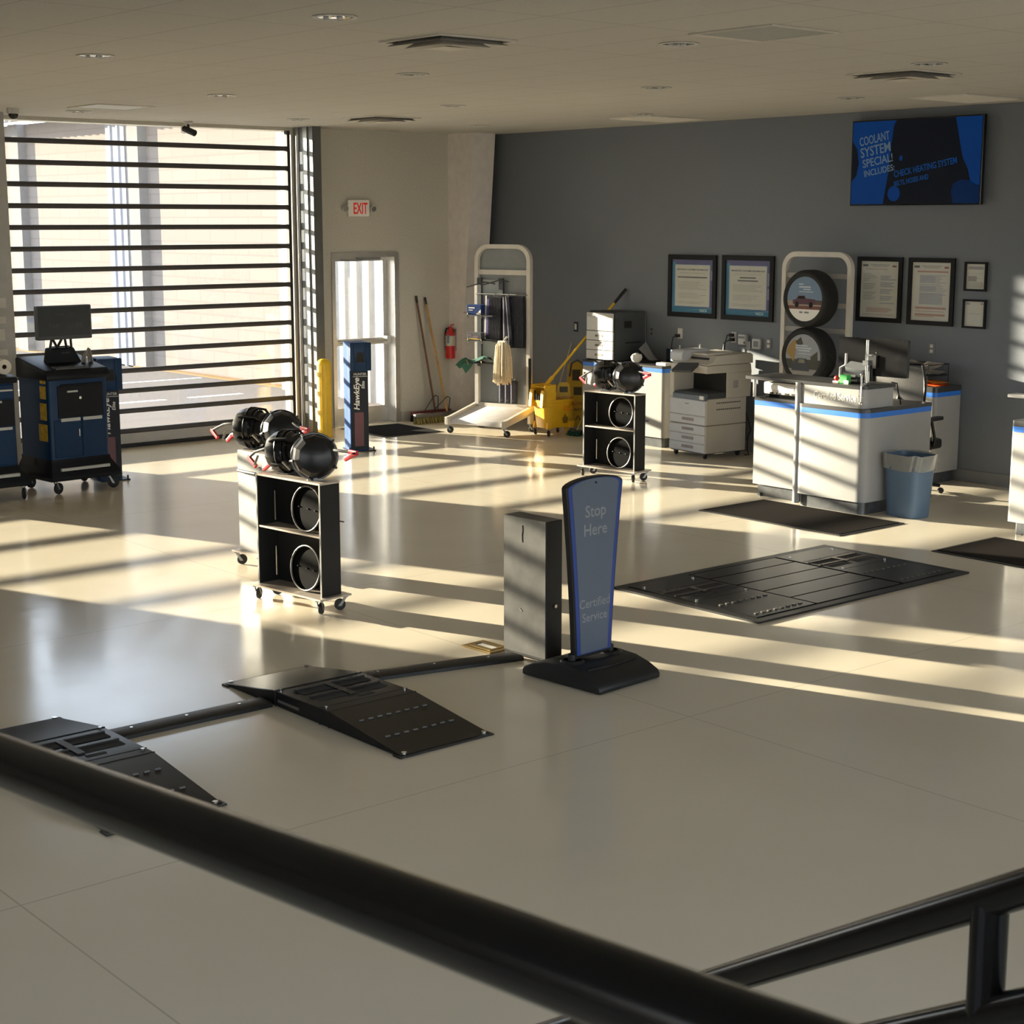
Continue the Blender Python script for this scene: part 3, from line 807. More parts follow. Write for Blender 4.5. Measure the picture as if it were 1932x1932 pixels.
def cart(label, loc, rz, open_side=True):
    """steel shelf cart; local x is depth (front at -x), y is width"""
    t = thing('clamp_cart', label, 'cart', loc, rz, 'wheeled clamp carts')
    W2, D2 = 0.33, 0.085
    B().box(-D2-0.05,-W2-0.045,0.100,D2+0.05,W2+0.045,0.112).obj('base_plate', M_shelf, t, smooth=0)
    zt = 0.87
    for s_ in (-1,1):
        B().box(-D2,s_*W2-0.012*(s_>0),0.112,D2,s_*W2+0.012*(s_<0),zt-0.014).bevel(0.002,1).obj('side_panel', M_black, t)
    B().box(-D2-0.002,-W2-0.002,zt-0.014,D2+0.002,W2+0.002,zt).bevel(0.002,1).obj('top_panel', M_shelf, t)
    B().box(-D2,-W2+0.012,0.505,D2-0.008,W2-0.012,0.517).obj('shelf', M_shelf, t, smooth=0)
    B().box(D2-0.006,-W2+0.012,0.112,D2,W2-0.012,zt-0.014).obj('back_panel', M_galv if not open_side else M_black, t, smooth=0)
    if not open_side:
        bk = B().box(D2+0.0005,-W2,0.112,D2+0.004,W2,zt-0.014).obj('back_sheet', M_galv, t, smooth=0)
        bb_ = B()
        for y,z in ((0.02,0.47),(-0.04,0.47),(0.0,0.76),(-0.05,0.76),(0.12,0.775)): bb_.ball((D2+0.006,y,z),0.011,8)
        bb_.obj('bolt', M_steel, t)
        hb = B(); hb.tube([(D2+0.02,-0.30,0.72),(D2+0.03,-0.22,0.72),(D2+0.03,-0.06,0.72)],0.012,8); hb.obj('strap_handle', M_black, t)
    e_ = B()
    for s_ in (-1,1): e_.box(-D2-0.003,s_*W2-0.007,0.112,-D2,s_*W2+0.007,zt)
    e_.obj('bright_edge', M_galv, t, smooth=0)
    st_ = B()
    for zc in (0.66,0.28): st_.box(-D2+0.05,W2-0.135,zc-0.10,-D2+0.056,W2-0.125,zc+0.10)
    st_.obj('hook_rod', M_steel, t, smooth=0)
    pl = B(); pl.box(D2-0.012,-W2-0.05,0.60,D2-0.004,-W2,0.608); pl.obj('side_pin', M_steel, t, smooth=0)
    for x in (-D2-0.012,D2+0.012):
        for y in (-W2,W2): caster(t, x, y, 0.6 if x<0 else 2.4)
    return t
CA = cart('black wheeled cart with two open bays in front of its solid grey twin', (5.845,9.06,0), rad(6))
CB_ = cart('wheeled cart showing its plain galvanised back, behind the front black cart', (6.33,10.13,0), rad(183), open_side=False)
CC = cart('black wheeled cart with two open bays by the multifunction copier', (11.25,11.62,0), rad(6))
def ring(label, cartloc, rz, y, zc, lean=0.10):
    t = thing('turn_plate', label, 'turn plate', cartloc, rz, 'round steel-rimmed plates in the carts')
    M = Matrix.Translation((-0.028,y,zc)) @ Matrix.Rotation(-PI/2+lean,4,'Y')
    B().torus(M,0.150,0.0065,44,8).obj('rim', mat('dull_rim',(0.17,0.165,0.155),0.4,0.8), t)
    b = B(); b.lathe([(0.146,0),(0.146,-0.012),(0,-0.012)],M,36); b.obj('disc', mat('matt_black_disc',(0.003,0.003,0.003),0.8,spec=0.04), t, smooth=0)
    b = B()
    for a in (0.3,0.0,-0.25): b.ball(M @ Vector((0.02*a,0.1*a*3,-0.008)),0.006,6)
    b.obj('rivet', M_steel, t)
    return t
ring('steel-rimmed round plate in the upper bay of the front black cart',(5.845,9.06,0),rad(6),-0.125,0.517+0.157)
ring('steel-rimmed round plate in the lower bay of the front black cart',(5.845,9.06,0),rad(6),-0.10,0.112+0.157)
ring('steel-rimmed round plate in the upper bay of the cart by the copier',(11.25,11.62,0),rad(6),-0.11,0.517+0.157)
ring('steel-rimmed round plate in the lower bay of the cart by the copier',(11.25,11.62,0),rad(6),-0.09,0.112+0.157)

def clamp(label, loc, rz, tilt, k, levers):
    """wheel clamp with a padded drum; local -x is the drum axis; levers are world paths"""
    base = Vector((loc[0],loc[1],0.871))
    t = thing('wheel_clamp', label, 'wheel clamp', base, rz, 'black wheel clamps on the carts')
    h = loc[2]-0.871
    T = Matrix.Translation((0,0,h)) @ Matrix.Rotation(tilt,4,'Y')
    M = T @ Matrix.Rotation(-PI/2,4,'Y')     # lathe z -> -x
    R = 0.150*k
    b = B(); b.lathe([(0,0.118),(R*0.40,0.116),(R*0.72,0.098),(R*0.90,0.066),(R*0.985,0.02),(R,-0.01),(R*0.97,-0.045)],M,11)
    b.obj('padded_cover', mat('black_vinyl',(0.010,0.010,0.011),0.30,bump=0.5,scale=11,spec=0.35), t, smooth=24)
    for zz,rr in ((-0.005,R*1.01),(-0.045,R*0.97)):
        B().torus(M@Matrix.Translation((0,0,zz)),rr,0.007,28,6).obj('band', M_gloss, t)
    b = B(); b.lathe([(R*0.93,-0.045),(R*0.93,-0.075),(R*0.80,-0.085),(R*0.80,-0.125),(R*0.62,-0.135),(R*0.62,-0.165),(0,-0.165)],M,20); b.obj('hub', M_gloss, t)
    b = B()
    for a in (0.5,1.75,3.0,4.2,5.4):
        ca_, sa = math.cos(a), math.sin(a)
        b.tube([M@Vector((R*0.62*ca_,R*0.62*sa,-0.15)),M@Vector((R*1.03*ca_,R*1.03*sa,-0.09)),M@Vector((R*1.07*ca_,R*1.07*sa,0.0)),M@Vector((R*0.95*ca_,R*0.95*sa,0.045))],0.010,6)
    b.obj('spider_arm', M_blackmetal, t)
    inv = Matrix.Translation(base) @ Matrix.Rotation(rz,4,'Z')
    inv.invert()
    for stem, grip in levers:
        p = [inv @ Vector(q) for q in stem]; g = [inv @ Vector(q) for q in grip]
        lv = B().tube(p,0.010,8).obj('lever', M_rubber, t)
        gb = B()
        for a,c in zip(g,g[1:]):
            d = c-a; l = d.length; Mx = Matrix.Translation((a+c)/2) @ d.to_track_quat('X','Z').to_matrix().to_4x4()
            gb.rbox((0,0,0),(l+0.012,0.022,0.030),0.006,2,'x',Mx)
        gb.obj('red_grip', M_handle, lv)
    kn = inv @ (Vector(loc)+Vector((-0.16,0.10,-0.06)))
    b = B(); b.cyl(kn-Vector((0.0,0.03,0.025)),kn+Vector((0,0.02,0.03)),0.0085,8); b.obj('silver_lever', M_steel, t)
    b = B(); b.box(-0.02,-0.016,0.0,0.025,0.016,h-0.02); b.box(-0.04,-0.05,0.0,0.05,0.05,0.008); b.obj('stand_post', M_galv, t, smooth=0)
    b = B(); b.cbox((0,0,0),(0.05,0.05,0.022),M@Matrix.Translation((-R*1.02,0.02,-0.06))@Matrix.Rotation(PI/2,4,'Y')); b.obj('level_block', M_dgrey, t, smooth=0)
    return t
LV = {'A2': [([(5.8,9.352,1.038),(5.8,9.506,0.995),(5.8,9.591,0.947)],[(5.8,9.591,0.947),(5.8,9.506,0.898)]), ([(5.8,9.118,0.983),(5.8,9.177,0.971)],[(5.8,9.176,0.974),(5.8,9.317,0.936),(5.8,9.394,0.892)])],
 'A1': [([(5.87,8.66,1.09),(5.8,8.464,1.112),(5.8,8.376,1.116)],[(5.8,8.376,1.116),(5.8,8.306,1.115),(5.8,8.421,1.067)])],
 'B1': [([(6.27,10.582,1.053),(6.27,10.71,1.034),(6.27,10.794,1.005),(6.27,10.897,0.968)],[(6.27,10.897,0.971),(6.27,10.817,0.922)]), ([(6.27,10.369,1.013),(6.27,10.426,1.002)],[(6.27,10.426,1.002),(6.27,10.599,0.961),(6.27,10.665,0.915)])],
 'B2': [([(6.30,9.80,1.124),(6.27,9.7,1.113),(6.27,9.649,1.106)],[(6.27,9.649,1.106),(6.27,9.568,1.1),(6.27,9.651,1.061)])],
 'C1': [([(11.2,11.871,1.075),(11.2,11.958,1.039),(11.2,12.001,1.016),(11.2,12.067,0.984)],[(11.2,12.067,0.984),(11.2,11.989,0.937)]), ([(11.2,11.585,1.007),(11.2,11.641,0.995)],[(11.2,11.641,0.995),(11.2,11.783,0.963),(11.2,11.855,0.923)])],
 'C2': [([(11.22,11.27,1.10),(11.2,11.159,1.095)],[(11.2,11.159,1.095),(11.2,11.082,1.082),(11.2,11.158,1.048)])]}
clamp('front right wheel clamp with the large bare black dome, on the front cart', (5.87,8.885,1.026), rad(60), 0.10, 1.0, LV['A1'])
clamp('wheel clamp with two red grips at the left end of the front cart', (5.87,9.245,1.02), rad(-62), -0.12, 0.95, LV['A2'])
clamp('leftmost wheel clamp, on the grey-backed cart near the big glazed door', (6.33,10.44,1.03), rad(-55), 0.05, 0.98, LV['B1'])
clamp('wheel clamp at the right end of the grey-backed cart, one red grip sticking out', (6.34,10.02,1.05), rad(60), 0.22, 0.95, LV['B2'])
clamp('left wheel clamp on the cart beside the white drawer printer', (11.25,11.76,1.03), rad(-50), -0.10, 0.95, LV['C1'])
clamp('right wheel clamp on the cart by the copier, black dome facing out', (11.25,11.42,1.03), rad(48), 0.10, 1.0, LV['C2'])
# ------------------------------------------------------------------ left side: alignment consoles and sensor posts
def grip_rod(par, pts, r, m, name): return B().tube(pts, r, 8).obj(name, m, par)
M_navy2 = mat('console_navy', (0.002, 0.026, 0.080), 0.4, spec=0.25, vary=0.05)
M_blackp = mat('console_black', (0.006, 0.007, 0.010), 0.45, spec=0.2)
M_label = mat('silver_label', (0.50, 0.50, 0.47), 0.4)
M_hazard = mat('worn_hazard_yellow', (0.50, 0.31, 0.02), 0.6, vary=0.25, scale=18)
def console(label, loc, rz, monitor=True):
    """wheeled console, front faces -y; x from 0 to 0.66"""
    t = thing('alignment_console', label, 'console', loc, rz, 'blue wheeled machine consoles')
    Wd, Dp = 0.62, 0.58
    b = B(); b.rbox((Wd/2,0.05+Dp/2,0.69),(Wd,Dp,0.78),0.03,3,'z'); b.obj('body', M_navy2, t)
    # flared skirt
    b = B()
    lo = [(-0.05,-0.03),(Wd+0.07,-0.03),(Wd+0.07,Dp+0.08),(-0.05,Dp+0.08)]; hi = [(-0.002,0.045),(Wd+0.002,0.045),(Wd+0.002,Dp+0.052),(-0.002,Dp+0.052)]
    rings = [[b._v((*p,z)) for p in q] for q,z in ((lo,0.135),(lo,0.18),(hi,0.30),(hi,0.33))]
    for A,C_ in zip(rings,rings[1:]):
        for i in range(4): b._f([A[i],A[(i+1)%4],C_[(i+1)%4],C_[i]])
    b._f(rings[0]); b._f(rings[-1])
    b.bevel(0.008,2).obj('skirt', M_blackp, t)
    B().prism([(0.06,0),(0.57,0),(0.57,0.026),(0.06,0.026)],'-y',(0,0.0,0.225),0.0,0.028).obj('skirt_strip', M_label, t, smooth=0)
    # sloping top
    b = B(); b.prism([(0.03,1.075),(0.03,1.125),(0.06,1.17),(Dp+0.02,1.27),(Dp+0.05,1.26),(Dp+0.05,1.075)],'+x',(0,0,0),-0.02,Wd+0.02)
    b.bevel(0.015,2).obj('top_cover', M_blackp, t)
    # black drawer bay over two doors
    B().box(0.09,0.040,0.72,0.565,0.052,1.02).obj('printer_bay', M_blackp, t, smooth=0)
    B().cbox((0.24,0.036,0.965),(0.11,0.012,0.016)).obj('bay_handle', M_label, t, smooth=0)
    B().cyl((0.32,0.040,0.90),(0.32,0.033,0.90),0.014,14).obj('lock', M_steel, t)
    B().box(0.12,0.034,1.015,0.565,0.05,1.035).bevel(0.006,1).obj('bay_visor', M_blackp, t)
    for x0,x1 in ((0.04,0.325),(0.332,0.59)):
        d = B().box(x0,0.040,0.345,x1,0.05,0.70).bevel(0.004,1).obj('door', M_navy2, t)
        B().box(x0+0.07 if x0<0.3 else x0+0.01,0.030,0.685,x1-0.015 if x0<0.3 else x1-0.05,0.045,0.715).obj('door_label_strip', M_label, d, smooth=0)
        if x0 < 0.3: B().cbox((x1-0.03,0.036,0.57),(0.010,0.010,0.07)).obj('door_pull', M_steel, d, smooth=0)
    sb = B()
    for z0,z1,w in ((0.50,0.66,0.11),(0.70,0.86,0.07),(0.90,1.02,0.06),(1.045,1.075,0.05)):
        sb.box(-0.003,0.10,z0,0,0.10+w+0.05,z1)
    sb.obj('hazard_patch', M_hazard, t, smooth=0)
    # keyboard tray things on top
    b = B(); b.box(0.10,0.06,1.172,0.44,0.19,1.19,Matrix.Rotation(0.0,4,'X')); b.obj('keyboard', M_dgrey, t, smooth=0)
    b = B()
    for i in range(11):
        for j in range(4): b.cbox((0.125+i*0.028,0.08+j*0.03,1.193),(0.022,0.022,0.006))
    b.obj('key_block', mat('key_grey',(0.09,0.09,0.09),0.5), t, smooth=0)
    # stand
    b = B()
    b.prism([(0.14,1.20),(0.52,1.20),(0.43,1.36),(0.17,1.36)],'-y',(0,0.33,0),-0.06,0.02)
    b.bevel(0.01,1).obj('stand_hood', M_blackp, t)
    text('HUNTER', 0.016, MATS['key_grey'], t, '-y', (0.34,0.308,1.30), 0, 0.001)
    b = B()
    for p in (((0.17,0.30,1.33),(0.20,0.30,1.46)),((0.20,0.30,1.46),(0.25,0.30,1.36)),((0.25,0.30,1.36),(0.32,0.30,1.47)),((0.35,0.30,1.35),(0.33,0.30,1.47)),((0.40,0.30,1.35),(0.395,0.30,1.46))):
        b.tube(p,0.012,6)
    for z in (1.37,1.345): b.tube(((0.17,0.30,z),(0.38,0.30,z)),0.006,6)
    b.obj('stand_truss', M_blackp, t)
    if monitor:
        c = B(); c.rbox((0.31,0.27,1.60),(0.57,0.05,0.32),0.012,2,'y'); mo = c.obj('monitor', M_dgrey, t)
        B().box(0.04,0.243,1.475,0.58,0.245,1.745).obj('screen', mat('dark_screen',(0.020,0.024,0.026),0.25), mo, smooth=0)
        text('PWR ON', 0.035, mat('ghost_text',(0.032,0.037,0.038),0.4), mo, '-y', (0.30,0.2425,1.655), 0, 0.0005, shear=0.3)
        text('START TRUCK', 0.042, MATS['ghost_text'], mo, '-y', (0.30,0.2425,1.55), 0, 0.0005, shear=0.3)
    b = B(); b.grid(lambda u,v: Vector((0.50+0.10*u+0.02*math.sin(9*v),0.24+0.07*v,1.20+0.16*math.sin(PI*min(u*1.2,1))*(1-0.5*v)+0.01*math.sin(13*u))),8,8)
    b.obj('rag', mat('grey_rag',(0.30,0.28,0.25),0.9,bump=0.5), t)
    for x,y,a in ((0.04,0.05,0.3),(Wd-0.0,0.05,-0.4),(0.04,Dp,0.2),(Wd-0.0,Dp,0.4)): caster(t,x,y,a,0.055)
    ub = B(); ub.box(0.08,0.10,0.125,0.58,0.60,0.134); ub.obj('undertray', M_blackp, t, smooth=0)
    return t
console('blue wheeled alignment console with a dark monitor on top, before the glazed door', (6.52,14.26,0), rad(4))

# second console, only its right-hand part reaches the frame
t = thing('balancer_console', 'blue wheeled cabinet at the left picture edge with a cream paper roll on top', 'console', (5.545,14.16,0), rad(3), 'blue wheeled machine consoles')
b = B(); b.rbox((0.31,0.36,0.71),(0.62,0.62,0.76),0.025,3,'z'); b.obj('body', M_navy2, t)
b = B()
lo = [(-0.05,0.0),(0.72,0.0),(0.72,0.74),(-0.05,0.74)]; hi = [(0,0.055),(0.62,0.055),(0.62,0.665),(0,0.665)]
rings = [[b._v((*p,z)) for p in q] for q,z in ((lo,0.14),(lo,0.19),(hi,0.315),(hi,0.335))]
for A,C_ in zip(rings,rings[1:]):
    for i in range(4): b._f([A[i],A[(i+1)%4],C_[(i+1)%4],C_[i]])
b._f(rings[0]); b._f(rings[-1])
b.bevel(0.008,2).obj('skirt', M_blackp, t)
B().box(0.1,-0.012,0.235,0.60,0.03,0.262).obj('skirt_strip', M_label, t, smooth=0)
b = B(); b.prism([(0.02,1.09),(0.02,1.14),(0.10,1.16),(0.66,1.17),(0.68,1.09)],'+x',(0,0,0),-0.02,0.64); b.bevel(0.012,2).obj('top_cover', M_blackp, t)
d = B().box(0.05,0.035,0.955,0.60,0.05,1.075).bevel(0.004,1).obj('drawer', M_navy2, t)
B().box(0.05,0.018,1.02,0.585,0.035,1.035).obj('drawer_pull', M_label, d, smooth=0)
d = B().box(0.05,0.043,0.70,0.60,0.052,0.94).obj('printer_bay', M_blackp, t, smooth=0)
B().cbox((0.40,0.036,0.925),(0.16,0.012,0.018)).obj('bay_handle', M_label, d, smooth=0)
for x0,x1 in ((0.04,0.31),(0.315,0.60)):
    d = B().box(x0,0.040,0.345,x1,0.05,0.68).bevel(0.004,1).obj('door', M_navy2, t)
    B().box(x0+0.03,0.030,0.665,x1-0.03,0.045,0.69).obj('door_label_strip', M_label, d, smooth=0)
for x,y,a in ((0.06,0.07,0.5),(0.66,0.06,0.9),(0.06,0.60,0.2),(0.64,0.62,0.4)): caster(t,x,y,a,0.055)
B().box(0.1,0.1,0.125,0.55,0.60,0.139).obj('undertray', M_blackp, t, smooth=0)
t = thing('paper_roll', 'cream paper roll lying on the cabinet at the left picture edge', 'paper roll', (6.10,14.36,1.166+0.068), 0)
M = Matrix.Rotation(PI/2,4,'X')
B().lathe([(0.022,-0.06),(0.068,-0.06),(0.068,0.06),(0.022,0.06),(0.022,-0.06)],M,24).obj('paper', M_offwhite, t)
B().lathe([(0.018,-0.062),(0.022,-0.062),(0.022,0.062),(0.018,0.062),(0.018,-0.062)],M,20).obj('core', M_brownwood, t)
t = thing('label_printer', 'pale small label printer behind the paper roll at the left edge', 'printer', (6.09,14.63,1.171), 0)
B().rbox((0,0,0.06),(0.16,0.14,0.12),0.015,3,'y').obj('housing', M_offwhite, t)
B().box(-0.06,-0.072,0.05,0.06,-0.07,0.07).obj('paper_slot', M_dark, t, smooth=0)

def sensor_post(label, loc, rz, face_first=True):
    t = thing('sensor_post', label, 'sensor post', loc, rz, 'blue wheel-sensor posts')
    w, d, h = 0.215, 0.27, 1.22
    B().rbox((0,0,h/2+0.006),(w,d,h-0.012),0.012,2,'z').obj('housing', M_blue, t)
    b = B(); b.box(-w/2+0.012,-d/2-0.004,0.02,w/2-0.004,-d/2+0.001,0.90); b.obj('front_panel', M_blackp, t, smooth=0)
    b = B(); b.box(-w/2+0.05,-d/2-0.0055,0.06,w/2-0.06,-d/2-0.004,0.44); b.obj('red_stripe', mat('dull_red',(0.10,0.012,0.014),0.45), t, smooth=0)
    b = B(); b.prism([(-w/2,0.905),(w/2+0.03,0.905),(w/2+0.03,1.218),(-w/2,1.218)],'-y',(0,-d/2,0),0.0,0.035); b.bevel(0.01,2).obj('camera_hood', M_navy2, t)
    b = B(); b.prism([(-0.045,1.0),(0.06,1.0),(0.045,1.11),(-0.025,1.11)],'-y',(0,-d/2-0.035,0),0,0.002); b.obj('camera_window', M_dark, t, smooth=0)
    b = B()
    for x in (-0.055,0.075): b.tube([(x,-d/2-0.036,0.92),(x+0.005,-d/2-0.040,1.0),(x-0.012,-d/2-0.038,1.10),(x-0.005,-d/2-0.036,1.20)],0.006,6)
    b.obj('rib', MATS['console_navy'], t)
    text('HUNTER', 0.026, MATS['silver_label'], t, '-y', (0.012,-d/2-0.0045,0.855), 0, 0.001, bold=0.03)
    B().box(-0.07,-d/2-0.0055,0.838,0.095,-d/2-0.004,0.844).obj('logo_line', M_label, t, smooth=0)
    text('HawkEye', 0.062, M_fascia, t, '-y', (0.0,-d/2-0.0045,0.645), PI/2, 0.001, bold=0.03, shear=0.2, width=0.36)
    text('Elite', 0.034, M_fascia, t, '-y', (0.062,-d/2-0.0045,0.745), PI/2, 0.001, bold=0.02, shear=0.2)
    B().box(-w/2-0.001,-0.004,0.03,-w/2,0.004,1.21).obj('side_seam', M_navy2, t, smooth=0)
    b = B(); b.box(-w/2-0.02,-d/2-0.03,0,w/2+0.07,d/2+0.02,0.012); b.obj('base_plate', M_blackp, t, smooth=0)
    b = B()
    for x in (w/2+0.05,-w/2-0.012): b.cyl((x,-d/2-0.012,0.012),(x,-d/2-0.012,0.05),0.009,8)
    b.obj('bolt', M_blackmetal, t)
    return t
sensor_post('sunlit bright blue sensor post standing in front of the exit door', (10.47,14.98,0), rad(-20))
sensor_post('blue sensor post half hidden behind the console with the dark monitor', (7.35,14.86,0), rad(-8))

# ------------------------------------------------------------------ bollard
t = thing('bollard', 'yellow plastic-covered bollard beside the glazed door, striped by sun', 'bollard', (10.83,16.15,0))
prof = [(0.088,0.001)]
B().lathe([(0.095,0.001),(0.086,0.02),(0.086,0.86),(0.082,0.89),(0.066,0.915),(0.04,0.93),(0,0.935)],seg=20).obj('cover', M_yellow, t)
b = B()
for a in (rad(215),rad(255)): b.cyl((0.086*math.cos(a),0.086*math.sin(a),0.02),(0.086*math.cos(a),0.086*math.sin(a),0.86),0.006,6)
b.obj('rib', M_yellow, t)

# ------------------------------------------------------------------ exit sign over the door
t = thing('exit_sign', 'white exit sign with red letters and two lamp heads', 'exit sign', (11.80,YW,2.60))
b = B(); b.box(-0.16,-0.05,0,0.16,0,0.20); b.bevel(0.006,1).obj('housing', M_paper, t)
text('EXIT', 0.135, mat('exit_red',(0.62,0.015,0.012),0.4,emit=0.12,ecol=(1,0.02,0.01)), t, '-y', (0.02,-0.051,0.032), 0, 0.001, bold=0.02, width=0.21)
for x in (-0.19,0.19):
    b = B(); b.cyl((x*0.82,-0.03,0.10),(x,-0.03,0.10),0.012,8); b.lathe([(0,0.0),(0.03,0.002),(0.042,0.025),(0.042,0.04),(0,0.042)],Matrix.Translation((x*1.1,-0.03,0.10))@Matrix.Rotation(PI/2+0.2,4,'X'),16)
    h_ = b.obj('lamp_head', M_white, t)
    B().lathe([(0,0.0425),(0.036,0.0425)],Matrix.Translation((x*1.1,-0.03,0.10))@Matrix.Rotation(PI/2+0.2,4,'X'),16).obj('lens', M_steel, h_)
t = thing('switch_plate', 'small grey double switch plate between glazed door and exit door', 'switch', (11.17,YW,1.12))
B().box(-0.03,-0.008,-0.05,0.03,0,0.05).obj('plate', mat('switch_grey',(0.45,0.44,0.42),0.5), t, smooth=0)
for x in (-0.012,0.012): B().box(x-0.007,-0.014,-0.015,x+0.007,-0.008,0.015).obj('rocker', M_white, t, smooth=0)

# ------------------------------------------------------------------ mats
def floor_mat_thing(x0,y0,x1,y1,label,rz=0):
    t = thing('floor_mat', label, 'floor mat', ((x0+x1)/2,(y0+y1)/2,0), rz, 'dark floor mats')
    w,d = (x1-x0)/2,(y1-y0)/2
    B().box(-w,-d,0.0005,w,d,0.007).bevel(0.003,1).obj('rubber_backing', M_rubber, t)
    B().box(-w+0.035,-d+0.035,0.007,w-0.035,d-0.035,0.011).obj('pile', M_mat, t, smooth=0)
floor_mat_thing(10.53,8.21,11.41,9.79,'dark brown floor mat in front of the lettered service counter')
floor_mat_thing(10.58,5.9,11.46,7.36,'dark floor mat cut by the right picture edge')
floor_mat_thing(11.36,15.60,12.22,16.62,'black floor mat lying before the exit door',rad(-3))

# ------------------------------------------------------------------ brooms and fire extinguisher
def push_broom(label, top, foot, hx, mh, mblock, mbr, brace=False):
    t = thing('push_broom', label, 'broom', (foot[0],foot[1],0), 0, 'push brooms leaning on the wall')
    o = (foot[0],foot[1],0)
    a = Vector(foot); c = Vector(top); d = (c-a).normalized()
    B(o).tube([a+Vector((0,0,0.13)),c-d*0.09],0.0135,8).obj('handle', mh, t)
    B(o).tube([c-d*0.09,c],0.0155,8).obj('grip_end', M_black, t)
    b = B(o); b.cbox((hx[0]+hx[2]/2,hx[1],0.105),(hx[2],0.065,0.05)); b.bevel(0.008,2).obj('head_block', mblock, t)
    b = B(o)
    n = 26
    for k in range(n):
        for j in (-1,0,1):
            x = hx[0]+hx[2]*(k+0.5)/n; y = hx[1]+j*0.02
            b.tube([(x,y,0.082),(x+random.uniform(-.02,.02),y+j*0.02+random.uniform(-.015,.015),0.002)],[0.010,0.014],5)
    b.obj('bristles', mbr, t)
    b = B(o); b.tube([(hx[0]+hx[2]*0.32,hx[1],0.12),(a.x-0.03,a.y,0.30),(a.x+0.01,a.y,0.32)],0.006,6); b.tube([(hx[0]+hx[2]*0.68,hx[1],0.12),(a.x+0.05,a.y,0.30),(a.x+0.01,a.y,0.32)],0.006,6)
    b.obj('brace', M_blackmetal, t)
M_straw = mat('straw_bristle',(0.20,0.16,0.05),0.9,vary=0.25,scale=40)
push_broom('push broom with dark brown handle leaning by the corner column', (12.68,16.765,1.60), (12.86,16.62,0), (12.50,16.64,0.62), M_brownwood, mat('maroon_block',(0.12,0.012,0.015),0.5), M_black)
push_broom('push broom with golden wooden handle and straw bristles', (12.82,16.765,1.575), (12.90,16.42,0), (12.36,16.40,0.80), M_wood, mat('grey_block',(0.10,0.09,0.08),0.6), M_straw)
t = thing('fire_extinguisher', 'red fire extinguisher with a pale label hung on the corner column', 'fire extinguisher', (13.16,16.675,0.78))
b = B(); b.lathe([(0,0),(0.058,0),(0.062,0.012),(0.062,0.16),(0.063,0.16),(0.063,0.30),(0.062,0.30),(0.058,0.33),(0.035,0.355),(0.025,0.37),(0.025,0.385),(0,0.385)],seg=20)
b.obj('cylinder', M_red, t)
b = B(); b.lathe([(0.0637,0.165),(0.0637,0.295)],seg=20); b.obj('paper_label', mat('ext_label',(0.55,0.52,0.42),0.6), t)
b = B(); b.cyl((0,0,0.385),(0,0,0.41),0.016,10); b.tube([(0,0,0.40),(-0.02,-0.04,0.435),(-0.02,-0.10,0.445)],0.008,6); b.tube([(0,0,0.40),(-0.01,-0.05,0.40),(-0.01,-0.09,0.37)],0.007,6)
b.obj('valve_lever', M_red, t)
b = B(); b.tube([(0,0.02,0.395),(-0.01,0.07,0.38),(-0.01,0.088,0.32),(-0.01,0.085,0.18),(-0.01,0.075,0.10)],0.011,8); b.obj('hose', M_rubber, t)
b = B(); b.prism([(-0.02,0),(0.03,0.0),(0.035,0.10),(-0.015,0.12)],'-x',(-0.066,-0.035,0.20),0,0.002); b.obj('inspection_tag', mat('tag_blue',(0.20,0.30,0.40),0.6), t, smooth=0)
B().box(0.055,-0.03,0.1,0.083,0.03,0.38).obj('wall_bracket', M_galv, t, smooth=0)

# ------------------------------------------------------------------ tall display frame with hanging goods
DX, DY, DR = 12.85, 15.235, rad(-74.0)+PI/2     # local +x runs to the right along the frame, local -y faces the room
t = thing('display_stand', 'tall white rounded display frame with a sloping base on casters', 'display stand', (DX,DY,0), DR-PI/2)
HD, WD = 2.24, 0.38
def arc_frame(w, zb, zt, r, n=6):
    p = [(-w,0,zb),(-w,0,zt-r)]
    for k in range(1,n+1): 
        a = PI - k*PI/2/n; p.append((-w+r+r*math.cos(a),0,zt-r+r*math.sin(a)))
    for k in range(0,n+1):
        a = PI/2 - k*PI/2/n; p.append((w-r+r*math.cos(a),0,zt-r+r*math.sin(a)))
    p.append((w,0,zb)); return p
M_frame = mat('display_cream_metal',(0.62,0.58,0.52),0.45)
b = B()
fp = arc_frame(WD,0.30,HD,0.17)
n = len(fp); hw, hd = 0.026, 0.032
rings = []
for i,p in enumerate(fp):
    a = Vector(fp[max(i-1,0)]); c = Vector(fp[min(i+1,n-1)]); tg = (c-a).normalized(); nr = Vector((-tg.z,0,tg.x))
    rings.append([b._v(Vector(p)+nr*s1*hw+Vector((0,s2*hd,0))) for s1,s2 in ((-1,-1),(1,-1),(1,1),(-1,1))])
for A,C_ in zip(rings,rings[1:]):
    for k in range(4): b._f([A[k],A[(k+1)%4],C_[(k+1)%4],C_[k]])
b._f(rings[0]); b._f(rings[-1])
b.obj('frame', M_frame, t, smooth=45)
b = B(); b.box(-WD+0.026,-0.025,0.24,WD-0.026,0.025,0.33); b.obj('bottom_rail', M_frame, t, smooth=0)
for z in (1.90,): B().box(-WD+0.026,-0.01,z,WD-0.026,0.01,z+0.06).obj('crossbar', M_frame, t, smooth=0)
B().box(-WD+0.026,0.018,0.33,WD-0.026,0.026,HD-0.03).obj('back_sheet', mat('display_back_grey',(0.19,0.20,0.21),0.4), t, smooth=0)
B().box(-0.33,0.004,0.80,-0.03,0.016,1.84).obj('white_backing_panel', mat('pale_backing',(0.36,0.39,0.40),0.5), t, smooth=0)
b = B()
